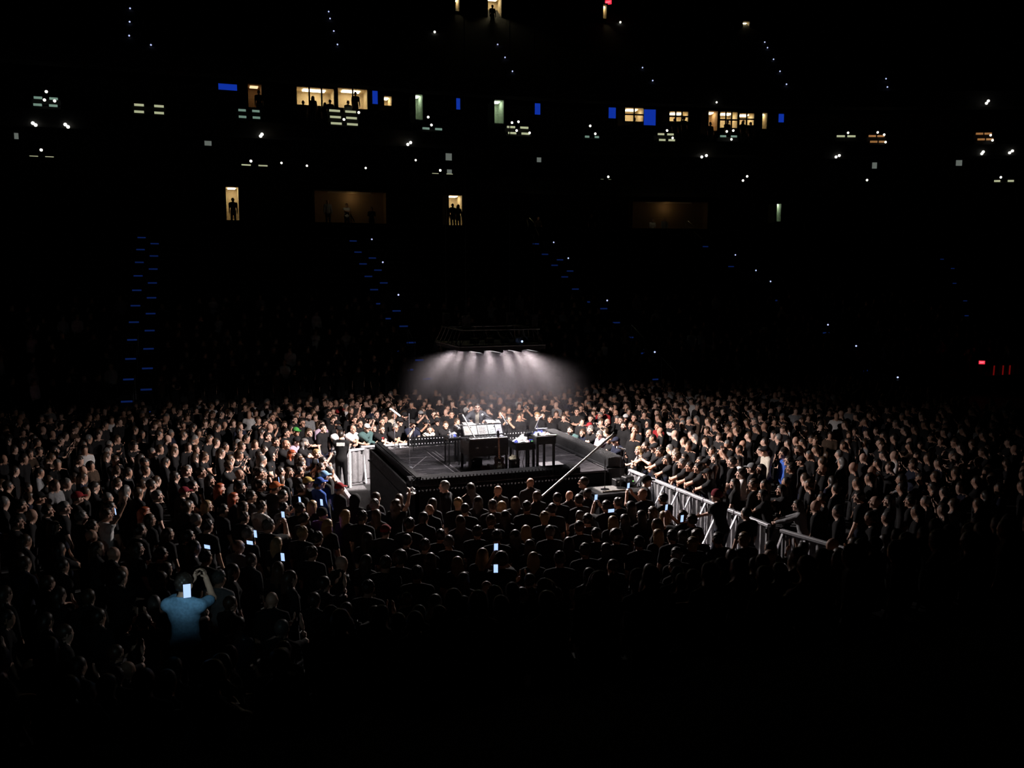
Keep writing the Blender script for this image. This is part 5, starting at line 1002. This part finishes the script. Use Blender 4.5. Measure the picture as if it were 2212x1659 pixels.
for d, o in zip(pd_, ph_):
    o['label'] = 'phone held up by the ' + d['o']['label'].split(',')[0].replace('person', 'spectator') + ' ' + region(d).replace(',', '')
seen = {}
for o in ph_: seen.setdefault(o['label'], []).append(o)
for l, os_ in seen.items():
    if len(os_) > 1:
        os_.sort(key=lambda o: px_of(*o.location)[0])
        for i, o in enumerate(os_): o['label'] = l + (', leftmost' if i == 0 else ', rightmost' if i == len(os_) - 1 else f', {ORD[i]} from left')

# ------------------------------------------------------------------ the rest of the crowd, one mass of small figures
def lod(key, fem, hairk, q):
    r = rig_of(key, fem); g = grid_for(r, *((.055, .027), (.070, .030))[q], hands=False, zlo=.25, zc=(.075, .10)[q]); parts = []
    for nm in ('skin', 'shirt', 'legs', 'hair'):
        F = Field(*g)
        if nm == 'skin':
            r.arms(F); r.skull(F)
            for i in (0, 1): F.cap(r.wr[i], r.wr[i] + r.hd[i] * .12, .035, .028)
        elif nm == 'shirt': r.torso(F, .012); r.arms(F, .75, .02)
        elif nm == 'legs': F.ell(r.pel, (.178, .128, .12), .05); r.legs(F, .014, .02)
        elif hairk:
            H = r.H; X, Y, Z = np.meshgrid(*g, indexing='ij'); F.ell(H(0, -.02, .032), (.096, .112, .110), .01, r.Rh)
            if hairk == 'long': F.cap(H(0, -.07, 0), H(0, -.07, -.25), .095, .09, .03)
            F.D = np.maximum(F.D, np.minimum(Y - r.head[1] - .03, r.head[2] + .06 - Z))
            if hairk == 'short': F.D = np.maximum(F.D, r.head[2] - .05 - Z)
        parts.append(F.D)
    T = Field(*g); T.D = np.minimum.reduce(parts); V, Q = T.mesh(); C = V[Q].mean(1); ii = [np.clip(np.searchsorted(g[i], C[:, i]), 0, len(g[i]) - 1) for i in range(3)]
    lab = np.argmin(np.stack([p[ii[0], ii[1], ii[2]] for p in parts]), 0)
    lab[(lab == 0) & (C[:, 2] < r.head[2] - .145) & (np.abs(C[:, 0]) < .2) & (C[:, 1] < r.head[1] + .13)] = 1
    return V, Q, lab
LODS = [[lod(*a, q) for a in (('0', False, 'short'), ('0', True, 'long'), ('a', False, 'short'), ('0', False, None), ('p', False, 'short'), ('h', True, 'long'))] for q in (0, 1)]
SKM = ['skin_a', 'skin_b', 'skin_c']; SHM = ['K'] * 18 + ['D', 'D', 'N', 'D', 'Y', 'G', 'W']; HRM = ['s', 's', 's', 'd', 'd', 'd', 'g']
crowd_mats = [MATS[s] for s in SKM] + [MATS['cloth_' + s] for s in SHM] + [MATS['hair_' + s] for s in HRM]
taken = [(d['X'], d['Y']) for d in PEOPLE if d['Z'] < 8]
grid = {}
def free(x, y, r):
    i, j = int(x // .8), int(y // .8)
    return all(math.hypot(x - a, y - c) >= r for di in (-1, 0, 1) for dj in (-1, 0, 1) for a, c in grid.get((i + di, j + dj), ()))
def take(x, y): grid.setdefault((int(x // .8), int(y // .8)), []).append((x, y))
for t in taken: take(*t)
spots = []
for k in rest_from_list:
    if free(k[0], k[1], .4): spots.append((k[0], k[1], k[2])); take(k[0], k[1])
n_tr = 0
while n_tr < 16000:                                            # standing floor
    n_tr += 1; x = RND.uniform(-13, 30); y = RND.uniform(11.2, 36.6)
    if x > -13 + 0 and (3.0 < x < 11.9 and 18.7 < y < 27.75 or 8.4 + (18.7 - y) * .1 < x < 11.95 and 13 < y < 22): continue
    u, v, s = px_of(x, y, 1.6)
    if not (-60 < u < 2270): continue
    dd = math.hypot(x - CX, y - CY)
    if x > 11.9 and y < 13.2 + (x - 11.9) * .1: continue
    if RND.random() > (1 if dd < 14 else .75): continue
    if free(x, y, .60): spots.append((x, y, 0)); take(x, y)
for k in range(9):                                             # lower rows of the stands
    y = BY0 + k * RD; x = -16.
    while x < 44:
        x += RND.uniform(.50, .80)
        if any(abs(x - a) < .85 for a in AX) or RND.random() < .12 + .05 * k: continue
        u, v, s = px_of(x, y, 2)
        if -40 < u < 2250: spots.append((x, y + RND.uniform(-.1, .1), BZ0 + k * RD * BS))
for ri, (y, z) in enumerate(NROW[:4]):                                          # dark backs in the near stand
    x = -7.
    while x < 17:
        x += RND.uniform(.5, .72)
        if math.hypot(x - cyan.location.x, y - cyan.location.y) < .5: continue
        low = .42 + .04 * ri if x > 9.5 - ri else .62; spots.append((x, y, z - low - (.35 if -1.2 < x - cyan.location.x * (y / cyan.location.y) < 1.3 else 0)))
Vs, Fs, Ms, n0 = [], [], [], 0
for x, y, z in spots:
    V, Q, lab = LODS[0 if math.hypot(x, y) < 19 else 1][RND.choice([0, 0, 0, 1, 1, 1, 2, 3, 4, 5] if y > 11 else [0, 1, 2])]; a = math.atan2(CY - y, CX - x) - PI / 2 + RND.gauss(0, .4); s = RND.uniform(.93, 1.05); c, t = math.cos(a) * s, math.sin(a) * s
    Vs.append(np.stack([V[:, 0] * c - V[:, 1] * t + x, V[:, 0] * t + V[:, 1] * c + y, V[:, 2] * s + z], 1)); Fs.append(Q + n0); n0 += len(V)
    si, ci, hi_ = RND.randrange(3), 3 + RND.randrange(len(SHM)), 3 + len(SHM) + RND.randrange(len(HRM))
    if math.hypot(x - CX, y - CY) < 8.5: ci = min(ci, 3 + 18)
    Ms.append(np.array([si, ci, 3, hi_])[lab])
tag(link('crowd', np_mesh('crowd', np.concatenate(Vs), np.concatenate(Fs), np.concatenate(Ms), crowd_mats)), 'mass of small spectators filling the floor and lower stands', 'crowd', kind='stuff')
print('PEOPLE', len(PEOPLE), 'CROWD', len(spots), 'QUADS', sum(len(f) for f in Fs))
